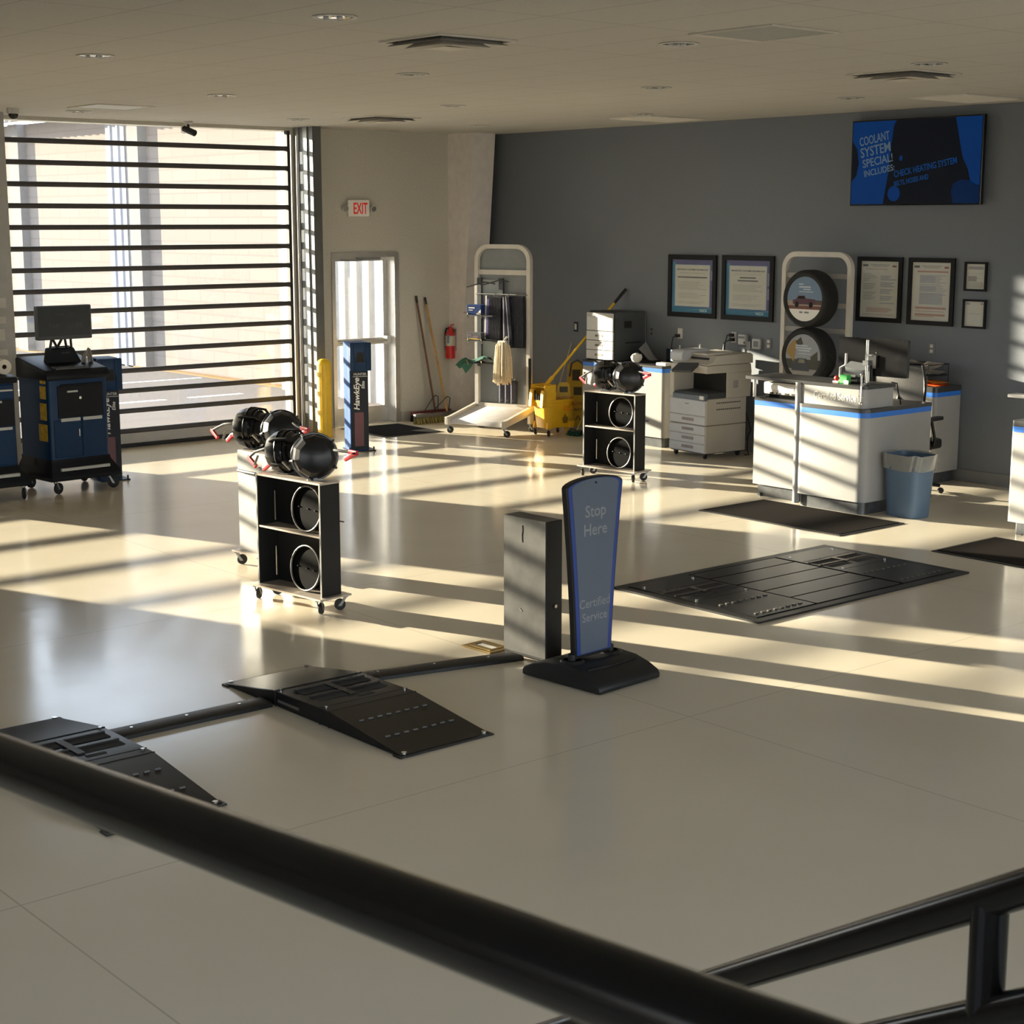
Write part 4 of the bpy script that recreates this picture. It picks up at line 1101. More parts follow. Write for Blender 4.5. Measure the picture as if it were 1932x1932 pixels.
b.prism([(-0.59,0.12),(-0.57,0.18),(0.02,0.295),(0.02,0.215),(-0.55,0.115)],'+x',(0,0,0),-WD-0.03,WD+0.03)
b.bevel(0.008,2).obj('base_deck', mat('deck_white',(0.70,0.67,0.65),0.45), t)
for s_ in (-1,1):
    b = B(); b.prism([(-0.63,0.105),(-0.63,0.20),(-0.57,0.205),(0.03,0.33),(0.03,0.26),(-0.55,0.13)],'+x',(0,0,0),s_*(WD+0.035)-0.025,s_*(WD+0.035)+0.025); b.bevel(0.006,1).obj('base_rail', M_frame, t)
for x,y in ((-WD-0.035,-0.58),(WD+0.035,-0.58),(-WD,0.03),(WD,0.03)): caster(t,x,y,0.5,0.042)
for s_ in (-1,1): B().box(s_*WD-0.02,-0.01,0.105,s_*WD+0.02,0.07,0.245).obj('rear_foot', M_frame, t, smooth=0)
# shelf uprights and little trays
for x in (-0.335,-0.015): B().box(x-0.03,-0.035,0.78,x+0.03,-0.005,1.86).obj('upright', M_dgrey, t, smooth=0)
for z in (1.44,1.13,0.86):
    b = B()
    for x in (-0.42,-0.22): b.tube([(x-0.05,-0.17,z),(x,-0.17,z-0.005),(x+0.01,-0.16,z-0.06)],0.007,6); b.tube([(x,-0.17,z-0.005),(x,-0.03,z-0.03)],0.006,6)
    b.obj('bracket_arm', M_steel, t)
    B().box(-0.42,-0.17,z-0.04,-0.05,-0.03,z-0.026).obj('tray', M_dgrey, t, smooth=0)
for i,(x0,x1,z) in enumerate(((-0.45,-0.1,1.78),(-0.2,0.10,1.81))):
    B().tube([(x0,-0.14,z-0.03),((x0+x1)/2+0.05,-0.06,z+0.03),(x1,-0.03,z+0.01)],0.008,6).obj('hook', M_dgrey, t)
b = B(); b.cyl((-0.37,-0.05,1.665),(0.37,-0.05,1.665),0.008,8); b.obj('hang_rail', M_galv, t)
b = B()
for x in (-0.365,0.365): b.cyl((x,-0.05,1.665),(x,0.02,1.665),0.008,8)
b.obj('bracket_arm', M_galv, t)
def dloc(x,y,z): 
    c,s_ = math.cos(DR-PI/2), math.sin(DR-PI/2)
    return (DX+c*x-s_*y, DY+s_*x+c*y, z)
DRZ = DR-PI/2
M_pack = mat('blister_pack',(0.020,0.022,0.032),0.6,vary=0.3,scale=30,spec=0.15)
M_packlit = mat('pack_sunlit_edge',(0.66,0.64,0.66),0.35)
M_packb = mat('pack_violet',(0.10,0.09,0.26),0.35)
def blade_pack(label, x, z, w, h, tilt, group, YP=-0.062):
    o = thing('wiper_pack', label, 'wiper blade pack', dloc(x,YP,z), DRZ, group)
    M = Matrix.Rotation(tilt,4,'Y')
    b = B(); b.box(-w/2,-0.02,-h,w/2,0.02,0,M); b.obj('pack', M_pack, o, smooth=0)
    b = B(); b.box(-w/2,-0.021,-h,-w/2+w*0.10,-0.02,0,M); b.obj('sunlit_edge', M_packlit, o, smooth=0)  # pale strip paints the sunlit left edge of the pack
    b = B(); b.box(-w/2+w*0.11,-0.021,-h+0.05,-w/2+w*0.24,-0.02,-0.04,M); b.obj('violet_band', M_packb, o, smooth=0)
    b = B()
    for k in range(7): b.box(-w/2+w*(0.30+0.1*k),-0.0215,-h+0.012,-w/2+w*(0.31+0.1*k),-0.02,-0.012,M)
    b.obj('rib_lines', mat('pack_line',(0.14,0.14,0.15),0.4), o, smooth=0)
    b = B(); b.box(-w/2+0.012,-0.0215,-h+0.02,-w/2+0.036,-0.0205,-h+0.045,M); b.obj('size_tag', M_dgrey, o, smooth=0)
    b = B(); b.tube([(0,-0.01,0),(0,0.0,0.02),(0,0.03,0.035)],0.004,6); b.obj('hang_hook', M_steel, o)
blade_pack('wide pack of wiper blades hanging at left on the display stand', -0.09, 1.645, 0.235, 0.53, rad(2.5), 'wiper blade packs on the display stand')
blade_pack('long pack of wiper blades hanging at right on the display stand', 0.232, 1.65, 0.225, 0.62, rad(-1.0), 'wiper blade packs on the display stand')
blade_pack('narrow pack of wiper blades between the two wide ones', 0.085, 1.64, 0.075, 0.52, rad(-1.0), 'wiper blade packs on the display stand')
blade_pack('slanting sunlit-edged narrow wiper pack overlapping the right-hand pack', 0.14, 1.648, 0.05, 0.62, rad(-5.0), 'wiper blade packs on the display stand', -0.105)
for i,(x,l) in enumerate(((0.03,'leftmost short pack hanging under the mop head'),(0.115,'middle short pack hanging under the mop head'),(0.20,'right short pack hanging under the mop head'))):
    blade_pack(l, x, 0.62, 0.075, 0.27, 0, 'short packs under the mop head')
for nm,z,l,c in (('a',1.442,'blue boxed bulb on the upper small shelf of the display','navy'),('b',1.132,'low boxed part with yellow stripe on the second small shelf','low')):
    o = thing('parts_box', l, 'box', dloc(-0.32,-0.105,z-0.024), DRZ, 'boxes on the display shelves')
    h = 0.12 if c=='navy' else 0.09
    b = B(); b.box(-0.105,-0.06,0,0.10,0.06,h); b.bevel(0.003,1).obj('carton', mat('carton_navy',(0.02,0.045,0.16),0.7,spec=0.1) if c=='navy' else M_dgrey, o)
    if c=='navy':
        b = B(); b.prism([(0.0,0.0),(0.07,0.0),(0.07,0.06)],'-y',(0.03,-0.0605,0.005),0,0.001); b.obj('white_corner', M_paper, o, smooth=0)
        bars(B(),'-y',(-0.08,-0.0605,0.0),[(0,0.09,0.075,0.088),(0,0.06,0.05,0.058)]).obj('print_line', M_paper, o, smooth=0)
    else:
        bars(B(),'-y',(-0.09,-0.0605,0.0),[(0,0.17,0.005,0.022)]).obj('yellow_stripe', mat('dull_yellow',(0.5,0.33,0.06),0.5), o, smooth=0)
        bars(B(),'-y',(-0.09,-0.0605,0.0),[(0,0.05,0.05,0.07),(0.07,0.15,0.03,0.05)]).obj('print_line', mat('carton_mark',(0.15,0.09,0.12),0.5), o, smooth=0)
# cotton mop head
o = thing('cotton_mop', 'cream cotton string mop head hanging on the display stand', 'mop', dloc(0.13,-0.21,1.10), DRZ)
b = B()
for k in range(70):
    a = random.uniform(0,2*PI); r0 = random.uniform(0.0,0.05); r1 = random.uniform(0.05,0.115)
    l = random.uniform(0.42,0.52)
    p = [(r0*math.cos(a),r0*math.sin(a)*0.7,0.0),(r1*0.75*math.cos(a),r1*0.6*math.sin(a),-0.04),(r1*math.cos(a)+random.uniform(-.01,.01),r1*0.75*math.sin(a),-l*0.5),(r1*1.05*math.cos(a)+random.uniform(-.015,.015),r1*0.8*math.sin(a),-l)]
    b.tube(p,[0.010,0.013,0.012,0.009],6)
b.obj('strings', M_cotton, o)
b = B(); b.cbox((0,0,0.0),(0.12,0.05,0.04)); b.bevel(0.01,1); b.cyl((0,0,0.0),(0,0.10,0.06),0.012,8); b.obj('clamp_bar', M_offwhite, o)
o = thing('green_cloth', 'dark green cloth draped over the lowest display shelf', 'cloth', dloc(-0.36,-0.13,0.855), DRZ)
b = B()
def gc(u,v):
    x = -0.20+0.42*u; d = -0.12+0.24*v
    z = 0.02+0.025*math.sin(7*u+3*v) - max(0,(0.35-u))*0.45*(0.6+0.6*v) + 0.015*math.sin(11*v)
    return Vector((x,d,z))
b.grid(gc,18,10); b.obj('cloth', M_green, o)
tag(o.children[0] and o, o['label'], 'cloth')
o = thing('scraper_tool', 'tall narrow black tool leaning on the right display post', 'tool', dloc(WD+0.045,-0.06,0.36), DRZ)
B().rbox((0,0,0.30),(0.035,0.02,0.50),0.008,2,'z').obj('blade', M_black, o)
B().box(-0.018,-0.012,0.05,-0.014,0.0,0.55).obj('pale_edge', M_white, o, smooth=0)
o = thing('thin_rod', 'thin pale rod leaning against the grey wall beside the display', 'rod', (13.2,14.95,0), 0)
B().tube([(0.1,0,0.002),(XW-13.2-0.01,0.02,1.05)],0.007,8).obj('rod', M_cotton, o)

# ------------------------------------------------------------------ mop bucket, wet-floor signs, long mop
t = thing('mop_bucket', 'yellow mop bucket with a wringer, on casters by the grey wall', 'mop bucket', (13.03,14.52,0), rad(-4))
b = B()
def bk(u,v):
    a = u*2*PI; z = 0.10+0.32*v
    hx = 0.19+0.035*v; hy = 0.115+0.025*v
    c,s_ = math.cos(a), math.sin(a)
    p = 0.35
    return Vector((hx*math.copysign(abs(c)**p,c), hy*math.copysign(abs(s_)**p,s_), z))
b.grid(bk,40,8,True)
vs = [b._v(bk(i/40,0)) for i in range(40)]; b._f(vs)
for i in range(40): pass
b.obj('tub', M_bucket, t)
b = B()
def bk2(u,v):
    p = bk(u,1.0); k = 1.0+0.06*math.sin(v*PI); return Vector((p.x*k,p.y*k,0.42-0.02*math.cos(v*PI)))
b.grid(bk2,40,4,True).obj('rim', M_bucket, t)
b = B(); b.box(-0.235,-0.14,0.36,-0.06,-0.125,0.62); b.box(-0.235,0.125,0.36,-0.06,0.14,0.62); b.box(-0.235,-0.125,0.36,-0.22,0.125,0.42); b.box(-0.075,-0.125,0.40,-0.06,0.125,0.62)
b.box(-0.22,-0.125,0.585,-0.06,0.125,0.60)
b.bevel(0.006,1).obj('wringer', M_bucket, t)
b = B()
for s_ in (-1,1): b.prism([(-0.27,0.35),(-0.22,0.35),(-0.20,0.56),(-0.25,0.56)],'-y',(0,s_*0.11,0),-0.03,0.03)
b.bevel(0.006,1).obj('arm', M_bucket, t)
B().box(-0.218,-0.12,0.43,-0.08,0.12,0.44).obj('wringer_well', M_dark, t, smooth=0)
b = B()
for k in range(6):
    y = -0.10+0.04*k; b.cyl((-0.225,y,0.43),(-0.225,y+0.005,0.52+0.03*math.sin(k*2)),0.012,8)
b.obj('wringer_teeth', M_black, t)
for x,y in ((-0.17,-0.13),(-0.17,0.13),(0.17,-0.13),(0.17,0.13)):
    b = B(); b.prism([(-0.03,0.085),(0.03,0.085),(0.045,0.17),(-0.02,0.17)],'-y',(x,y,0),-0.02,0.02); b.bevel(0.004,1).obj('caster_bracket', M_bucket, t)
    caster(t,x,y,0.7,0.036)
b = B(); b.prism([(-0.035,0),(0.035,0),(0.0,0.07)],'-y',(0.08,-0.134,0.20),0,0.002); b.prism([(-0.025,-0.05),(0.03,-0.05),(0.045,0.02),(-0.04,0.02)],'-y',(0.08,-0.134,0.20),0,0.0018); b.obj('warning_mark', mat('bucket_mark',(0.20,0.12,0.02),0.5), t, smooth=0)
B().tube([(0.06,-0.150,0.36),(0.06,-0.165,0.32),(0.15,-0.165,0.32),(0.15,-0.150,0.36)],0.013,8).obj('side_handle', mat('bucket_orange',(0.85,0.30,0.01),0.4), t)
t = thing('long_mop', 'long yellow mop handle rising from the bucket to the grey wall', 'mop', (13.08,14.52,0), 0)
o = (13.08,14.52,0)
a = Vector((12.99,14.58,0.62)); c = Vector((XW-0.02,14.0,1.75)); d = (c-a).normalized()
B(o).tube([a-d*0.06,c-d*0.22],0.0155,10).obj('handle', M_yellow, t)
B(o).tube([c-d*0.22,c-d*0.005],0.0185,10).obj('black_grip', M_black, t)
b = B(o); b.tube([a-d*0.10,a+d*0.10],0.026,10); b.obj('socket', M_bucket, t)
B(o).cyl(a-d*0.05+Vector((0,-0.05,0)),a-d*0.05+Vector((0,0.05,0)),0.03,10).obj('mop_clamp', M_bucket, t)
def wet_sign(label, loc, rz, w, h, lean, words, nm='wet_floor_sign'):
    t = thing(nm, label, 'warning sign', loc, rz, 'yellow wet-floor signs')
    M = Matrix.Rotation(-lean,4,'X')
    for s_ in (0,1):
        b = B(); pts = [(-w/2,0.0),(-w*0.36,0.0),(-w*0.33,0.06),(w*0.33,0.06),(w*0.36,0.0),(w/2,0.0),(w*0.34,h-0.04),(w*0.22,h),(-w*0.22,h),(-w*0.34,h-0.04)]
        vs = [[b._v(M @ Vector((u,yy,v))) for u,v in pts] for yy in (0.022*s_,0.022*s_+0.014)]
        n = len(pts)
        for i in range(n): b._f([vs[0][i],vs[0][(i+1)%n],vs[1][(i+1)%n],vs[1][i]])
        b._f(vs[0][::-1]); b._f(vs[1])
        b.obj('panel', mat('wet_sign_yellow',(0.62,0.40,0.02),0.5), t, smooth=0)
    mk_ = mat('sign_print',(0.06,0.045,0.01),0.5); rd = mat('sign_red',(0.45,0.05,0.01),0.5)
    def tx(s,size,m,z):
        o = text(s,size,m,t,'-y',(0,-0.0008,z),0,0.0004,bold=0.02,name='lettering'); o.data.transform(M)
    b = B(); b.box(-0.05,-0.001,h*0.72,0.05,0,h*0.88,M); b.obj('pictogram', mk_, t, smooth=0)
    tx(words[0],0.035,rd,h*0.52); tx(words[1],0.035,mk_,h*0.40)
    b = B()
    for q in ([(-0.035,0),(-0.02,0),(0.002,0.06),(-0.006,0.06)],[(0.02,0),(0.035,0),(0.006,0.06),(-0.002,0.06)]):
        vs = [b._v(M @ Vector((u,-0.001,h*0.22+v))) for u,v in q]; b._f(vs)
    b.obj('arrow', mk_, t, smooth=0)
    return t
wet_sign('small yellow wet-floor sign leaning inside the mop bucket', (13.16,14.47,0.20), rad(-38), 0.22, 0.43, rad(8), ('CAUTION','Wet Floor'))
wet_sign('large folded yellow wet-floor sign behind the bucket', (13.48,14.56,0.001), rad(-38), 0.28, 0.62, rad(12), ('CAUTION','WET'))
t = wet_sign('tallest yellow wet-floor sign against the grey wall', (13.58,14.70,0.001), rad(-38), 0.30, 0.84, rad(6), ('CUIDADO','PISO'))
b = B()
b.tube([(-0.09,-0.025,0.66),(-0.07,-0.03,0.82),(0,-0.03,0.86),(0.07,-0.03,0.82),(0.09,-0.025,0.66)],0.012,8); b.obj('wire_loop', M_dgrey, t)
t = thing('dust_mop', 'green dust mop with a pale yellow handle on the floor by the cart', 'mop', (13.22,14.30,0), 0)
b = B()
for k in range(60):
    x = random.uniform(-0.07,0.07); y = random.uniform(-0.10,0.12)
    b.tube([(x,y,0.045),(x+random.uniform(-.03,.03)+x*0.3,y+random.uniform(-.03,.03),0.02),(x*1.5,y*1.08,0.006)],[0.014,0.013,0.009],5)
b.obj('strings', M_green, t)
B().box(-0.04,-0.10,0.05,0.04,0.10,0.065).obj('head_frame', M_dgrey, t, smooth=0)
B().tube([(0,0,0.06),(0.12,-0.03,0.30),(0.50,-0.05,1.05)],0.012,8).obj('handle', mat('pale_yellow_handle',(0.62,0.52,0.18),0.5), t)
# ------------------------------------------------------------------ service counters
M_ctop = mat('counter_top_black', (0.035,0.035,0.036), 0.35)
M_kick = mat('kick_steel', (0.10,0.105,0.11), 0.35, 0.5, vary=0.25, scale=12)
def round_rect(x0,y0,x1,y1,r,n=6,corners=(1,1,1,1)):
    """outline counter-clockwise from the (x1,y1) corner; corners: ++, -+, --, +-"""
    pts = []
    for (sx_,sy_,st),on in zip(((1,1,0),(-1,1,1),(-1,-1,2),(1,-1,3)),corners):
        X = x1 if sx_>0 else x0; Y = y1 if sy_>0 else y0
        if not on: pts.append((X,Y)); continue
        for k in range(n+1):
            a = (st+k/n)*PI/2
            pts.append((X-sx_*r+r*math.cos(a), Y-sy_*r+r*math.sin(a)))
    return pts
def slab(o, pts, z0, z1):
    b = B(o)
    A = [b._v((x,y,z0)) for x,y in pts]; Z = [b._v((x,y,z1)) for x,y in pts]
    n = len(pts)
    for i in range(n): b._f([A[i],A[(i+1)%n],Z[(i+1)%n],Z[i]])
    b._f(A[::-1]); b._f(Z)
    return b
def counter(t, o, x0,y0,x1,y1, r, corners, top=0.935, kick=0.04, kx=None):
    slab(o, round_rect(x0,y0,x1,y1,r,6,corners), 0.115, 0.858).obj('cabinet', M_greyband, t)
    slab(o, round_rect(x0-0.002,y0-0.002,x1,y1,r,6,corners), 0.858, 0.903).obj('blue_band', M_blueband, t)
    slab(o, round_rect(x0-0.004,y0-0.004,x1,y1,r,6,corners), 0.903, top).obj('countertop', M_ctop, t)
    slab(o, round_rect(x0+kick,y0+kick,x1-0.02,y1-0.03,r*0.7,6,corners), 0.0, 0.115).obj('toe_kick', M_kick, t)
CM = (11.41,8.66,0)
t = thing('service_counter', 'white service counter lettered Certified Service, with a blue band and raised front', 'counter', CM)
counter(t, CM, 11.41,8.66,12.36,9.45,0.09,(0,1,1,0))
slab(CM, round_rect(11.43,8.70,11.84,9.44,0.07,6,(0,1,1,0)), 0.937,1.105).obj('raised_front', M_greyband, t)
slab(CM, round_rect(11.425,8.69,11.86,10.06,0.06,6,(0,0,1,0)), 1.105,1.135).obj('raised_top', M_ctop, t)
slab(CM, round_rect(11.408,9.40,11.47,9.462,0.028,5,(1,1,1,1)), 0.02,1.118).obj('corner_post', M_greyband, t)
text('Certified Service', 0.062, M_fascia, t, '-x', (11.4285-CM[0],9.02-CM[1],0.995), 0, 0.0012, bold=0.012, width=0.47)
LC = (11.53,9.48,0)
t = thing('side_cabinet', 'low white cabinet with a blue band joined left of the lettered counter', 'cabinet', LC)
counter(t, LC, 11.53,9.475,12.15,10.03,0.05,(0,0,0,0))
fb = B(LC); fb.cyl((11.57,9.96,0.0),(11.57,9.96,0.03),0.018,10); fb.obj('foot', M_black, t)
RC = (13.36,9.4,0)
t = thing('wall_cabinet', 'white wall cabinet with a blue band behind the chair, papers on top', 'cabinet', RC)
counter(t, RC, 13.32,9.29,XW-0.015,10.7,0.05,(0,1,1,0),top=0.957)
EC = (11.63,6.2,0)
t = thing('end_counter', 'white counter with blue band cut off by the right picture edge', 'counter', EC)
counter(t, EC, 11.63,5.6,12.3,7.37,0.03,(0,1,0,0),top=0.95,kick=0.08)
fb = B(EC); fb.cyl((11.73,7.27,0.0),(11.73,7.27,0.05),0.01,8); fb.cyl((11.73,7.27,0.0),(11.73,7.27,0.012),0.022,12); fb.obj('foot', M_black, t)
PC = (13.17,12.8,0)
t = thing('printer_cabinet', 'white cabinet with a blue band carrying the tall drawer printer', 'cabinet', PC)
counter(t, PC, 13.17,12.80,XW-0.015,14.15,0.05,(0,0,1,0),top=0.93)
se = B(PC); se.box(13.168,13.50,0.12,13.1702,13.504,0.855); se.obj('door_seam', M_grey, t, smooth=0)

# things on the lettered counter
def mon_back(label, loc, rz, w, h):
    t = thing('computer_monitor', label, 'monitor', loc, rz)
    b = B(); b.rbox((0,0,0.03+h/2+0.20),(0.035,w,h),0.01,2,'x'); b.obj('housing', M_gloss, t)
    B().box(0.018,-w/2+0.012,0.245,0.0195,w/2-0.012,0.23+h-0.012).obj('screen', M_black, t, smooth=0)
    b = B()
    for y,z in ((-0.04,0.44),(-0.04,0.34),(0.06,0.44),(0.06,0.34)): b.cyl((-0.018,y,z),(-0.021,y,z),0.008,8)
    b.obj('screw', M_steel, t)
    b = B(); b.cyl((-0.03,0,0.01),(-0.03,0,0.36),0.022,12); b.box(-0.045,-0.06,0.30,-0.018,0.06,0.42); b.obj('stand_neck', M_black, t)
    b = B(); b.rbox((0.01,0,0.006),(0.20,0.26,0.012),0.02,3,'z'); b.obj('stand_base', M_black, t)
    return t
mon_back('large black monitor seen from behind on the lettered counter', (12.02,9.065,0.937), rad(2), 0.745, 0.335)
t = thing('clamp_pole', 'upright silver pole clamped to the right corner of the lettered counter', 'pole', (11.87,8.64,0.937))
zb = -0.02
b = B(); b.cyl((0,0,0.0),(0,0,0.60),0.014,12); b.obj('pole', M_steel, t)
b = B(); b.box(-0.025,-0.03,0.27,0.035,0.03,0.33); b.box(-0.02,-0.02,0.0,0.02,0.02,0.035); b.obj('clamp_block', M_dgrey, t, smooth=0)
B().cyl((0,-0.02,0.40),(0,-0.06,0.40),0.02,10).obj('adjust_knob', M_galv, t)
t['label'] = 'upright silver pole at the right end of the lettered counter'
for c in list(t.children): pass
t.location = (11.50,8.738,1.136)
for c in t.children:
    c.data.transform(Matrix.Diagonal((1,1,0.66,1)))
t = thing('card_terminal', 'grey card terminal tilted on a black stand, on the lettered counter', 'card terminal', (11.62,8.93,1.136), 0)
b = B(); b.box(-0.05,-0.06,0,0.05,0.06,0.012); b.cyl((0.02,0,0.0),(0.02,0,0.12),0.018,10); b.obj('stand', M_black, t)
M = Matrix.Translation((0,0,0.135))@Matrix.Rotation(-0.5,4,'Y')@Matrix.Rotation(0.12,4,'X')
b = B(); b.rbox((0,0,0),(0.10,0.21,0.045),0.02,3,'z',M); b.obj('terminal', M_grey, t)
b = B(); b.rbox((-0.03,0.0,-0.05),(0.03,0.24,0.10),0.01,2,'y'); b.bm.free()
B().box(-0.055,-0.02,0.055,-0.052,0.09,0.075).obj('white_label', M_paper, t, smooth=0)
B().box(-0.05,-0.10,0.045,0.0,0.12,0.095).bevel(0.006,1).obj('reader_body', M_dgrey, t)
t = thing('document_holder', 'white upright document holder at the left side of the monitor', 'document holder', (11.66,9.15,1.136), 0)
b = B(); b.box(-0.01,-0.02,0,0.05,0.02,0.004); b.obj('foot_plate', M_white, t, smooth=0)
b = B(); b.tube([(0,0.0,0.0),(0,0.0,0.12),(0.0,-0.06,0.15),(0,-0.06,0.25)],0.011,8); b.obj('arm', M_white, t)
t = thing('red_stapler', 'small red stapler in front of the monitor', 'stapler', (11.55,9.10,1.136), 0)
b = B(); b.box(-0.02,-0.03,0.0,0.02,0.03,0.012); b.obj('base', M_paper, t, smooth=0)
b = B(); b.ball((0,0,0.035),0.028,10,(0.8,1,0.9)); b.obj('top', M_red, t)
t = thing('green_note_box', 'bright green note box beside the red stapler', 'box', (11.53,8.99,1.136), 0)
b = B(); b.box(-0.03,-0.042,0,0.03,0.042,0.075); b.bevel(0.005,1).obj('box', mat('leaf_green',(0.06,0.48,0.10),0.5), t)
B().box(-0.034,-0.06,0,-0.03,-0.01,0.03).obj('white_note', M_paper, t, smooth=0)
t = thing('cable_hook', 'silver hook hanging over the right front corner of the lettered counter', 'hook', (11.425,8.715,1.136))
b = B(); b.tube([(0.06,0,0.006),(-0.02,0,0.008),(-0.022,0,-0.01),(-0.022,0,-0.14)],0.007,8); b.ball((-0.022,0,-0.15),0.017,10); b.tube([(-0.022,-0.03,-0.09),(-0.022,0.03,-0.09)],0.004,6)
b.obj('hook_body', M_steel, t)
b = B(); b.cyl((-0.022,0,0.0),(-0.022,0,0.09),0.008,8); b.ball((-0.022,0,0.1),0.014,8); b.obj('finial', M_steel, t)
t = thing('black_cable', 'black cable drooping down the side of the raised counter front', 'cable', (11.86,8.72,0.937))
B().tube([(0.0,0.02,0.205),(0.015,-0.03,0.20),(0.03,-0.035,0.12),(0.06,-0.035,0.06),(0.08,-0.03,0.008)],0.006,6).obj('cable', M_black, t)
tag(t, t['label'], 'cable')
t = thing('receipt_printer', 'grey receipt printer with a white label under the raised counter end', 'printer', (11.64,9.76,0.937))
b = B(); b.box(-0.07,-0.22,0.03,0.12,0.20,0.14); b.bevel(0.01,2).obj('housing', M_offwhite, t)
B().box(-0.073,-0.16,0.075,-0.0705,0.14,0.115).obj('white_label', M_paper, t, smooth=0)
b = B()
for y in (-0.18,-0.1,0.0,0.08): b.box(-0.074,y,0.035,-0.0702,y+0.045,0.05)
b.obj('lit_key', M_black, t, smooth=0)
b = B()
for y in (-0.19,0.17): b.box(-0.05,y-0.02,0,0.10,y+0.02,0.03)
b.obj('foot', M_black, t)
t = thing('shelf_support', 'slim white post holding up the left end of the raised counter top', 'post', (11.50,10.01,0.937))
B().lathe([(0,0),(0.015,0),(0.015,0.155),(0.009,0.16),(0,0.166)],seg=12).obj('post', M_white, t)
tag(t, t['label'], 'post')

# ---- office chair
CH = (12.70,9.12,0)
t = thing('office_chair', 'black mesh-backed office chair turned away behind the lettered counter', 'chair', CH, rad(6))
b = B()
def chb(u,v):
    y = (u-0.5)*(0.50+0.04*math.sin(v*PI)); z = 0.90+0.36*v
    return Vector((-0.22-0.05*v+0.03*math.cos((u-0.5)*PI)*-1, y, z))
def chb2(u,v): return chb(u,v)+Vector((0.012,0,0))
b.grid(chb,9,9); b.grid(chb2,9,9)
b.obj('backrest_mesh', mat('chair_mesh',(0.13,0.125,0.12),0.75,bump=0.5,scale=160,vary=0.2), t, normals=False)
b = B()
for u in (0,1): b.tube([chb(u,v/8) for v in range(9)],0.014,8)
b.tube([chb(k/8,1) for k in range(9)],0.014,8); b.tube([chb(k/8,0) for k in range(9)],0.014,8)
b.obj('backrest_frame', M_gloss, t)
b = B(); b.rbox((0.05,0,0.48),(0.46,0.42,0.09),0.08,4,'z'); b.bevel(0.02,2).obj('seat', M_black, t)
b = B(); b.tube([(-0.16,0,0.46),(-0.25,0,0.50),(-0.27,0,0.75),(-0.24,0,0.95)],0.022,8); b.obj('spine', M_black, t)
for s_ in (-1,1):
    b = B(); b.tube([(0.05,s_*0.21,0.47),(0.03,s_*0.235,0.55),(-0.05,s_*0.24,0.72)],0.018,8); b.rbox((0.0,s_*0.24,0.735),(0.26,0.07,0.03),0.02,3,'z'); b.obj('armrest', M_black, t)
B().cyl((0.03,0,0.10),(0.03,0,0.44),0.028,12).obj('gas_column', M_black, t)
for k in range(5):
    a = 2*PI*k/5+0.5; ca_,sa = math.cos(a),math.sin(a)
    B().tube([(0.03,0,0.12),(0.03+0.29*ca_,0.29*sa,0.075)],[0.028,0.016],8).obj('leg', M_black, t)
    B().lathe([(0,-0.02),(0.024,-0.02),(0.028,-0.012),(0.028,0.012),(0.024,0.02),(0,0.02)],Matrix.Translation((0.03+0.30*ca_,0.30*sa,0.029))@Matrix.Rotation(a,4,'Z')@Matrix.Rotation(PI/2,4,'X'),14).obj('caster', M_rubber, t)

# ---- waste bin
t = thing('waste_bin', 'blue plastic waste bin lined with a clear bag beside the counter', 'waste bin', (11.75,8.43,0), rad(-4))
b = B()
def bn(u,v):
    a = 2*PI*u; c,s_ = math.cos(a),math.sin(a); p = 0.45
    hx = 0.125+0.03*v; hy = 0.165+0.035*v
    return Vector((hx*math.copysign(abs(c)**p,c),hy*math.copysign(abs(s_)**p,s_),0.002+0.54*v))
b.grid(bn,36,6,True)
b._f([b._v(bn(i/36,0)) for i in range(36)])
b.grid(lambda u,v: bn(u,1-0.8*v)*0.97+Vector((0,0,0.02)),36,3,True)
b.obj('bin', M_binblue, t, normals=False)
b = B()
def bg_(u,v):
    w = 0.005*math.sin(u*2*PI*9+v*3)+0.004*math.sin(u*2*PI*17+v*5)
    if v < 0.35: q = v/0.35; p = bn(u,1.0-0.22*(1-q)); k = 0.96+0.11*q
    else: q = (v-0.35)/0.65; p = bn(u,1.0-0.27*q); k = 1.07-0.02*q
    r = Vector((p.x*k+w*(p.x/0.16),p.y*k+w*(p.y/0.2),p.z+0.02+0.006*math.sin(u*2*PI*5+1)))
    return r
b.grid(bg_,90,14,True)
bagm = M_bag.node_tree.nodes['Principled BSDF']; bagm.inputs['Transmission Weight'].default_value = 0.55; bagm.inputs['IOR'].default_value = 1.15
b.obj('liner_bag', M_bag, t, normals=False)

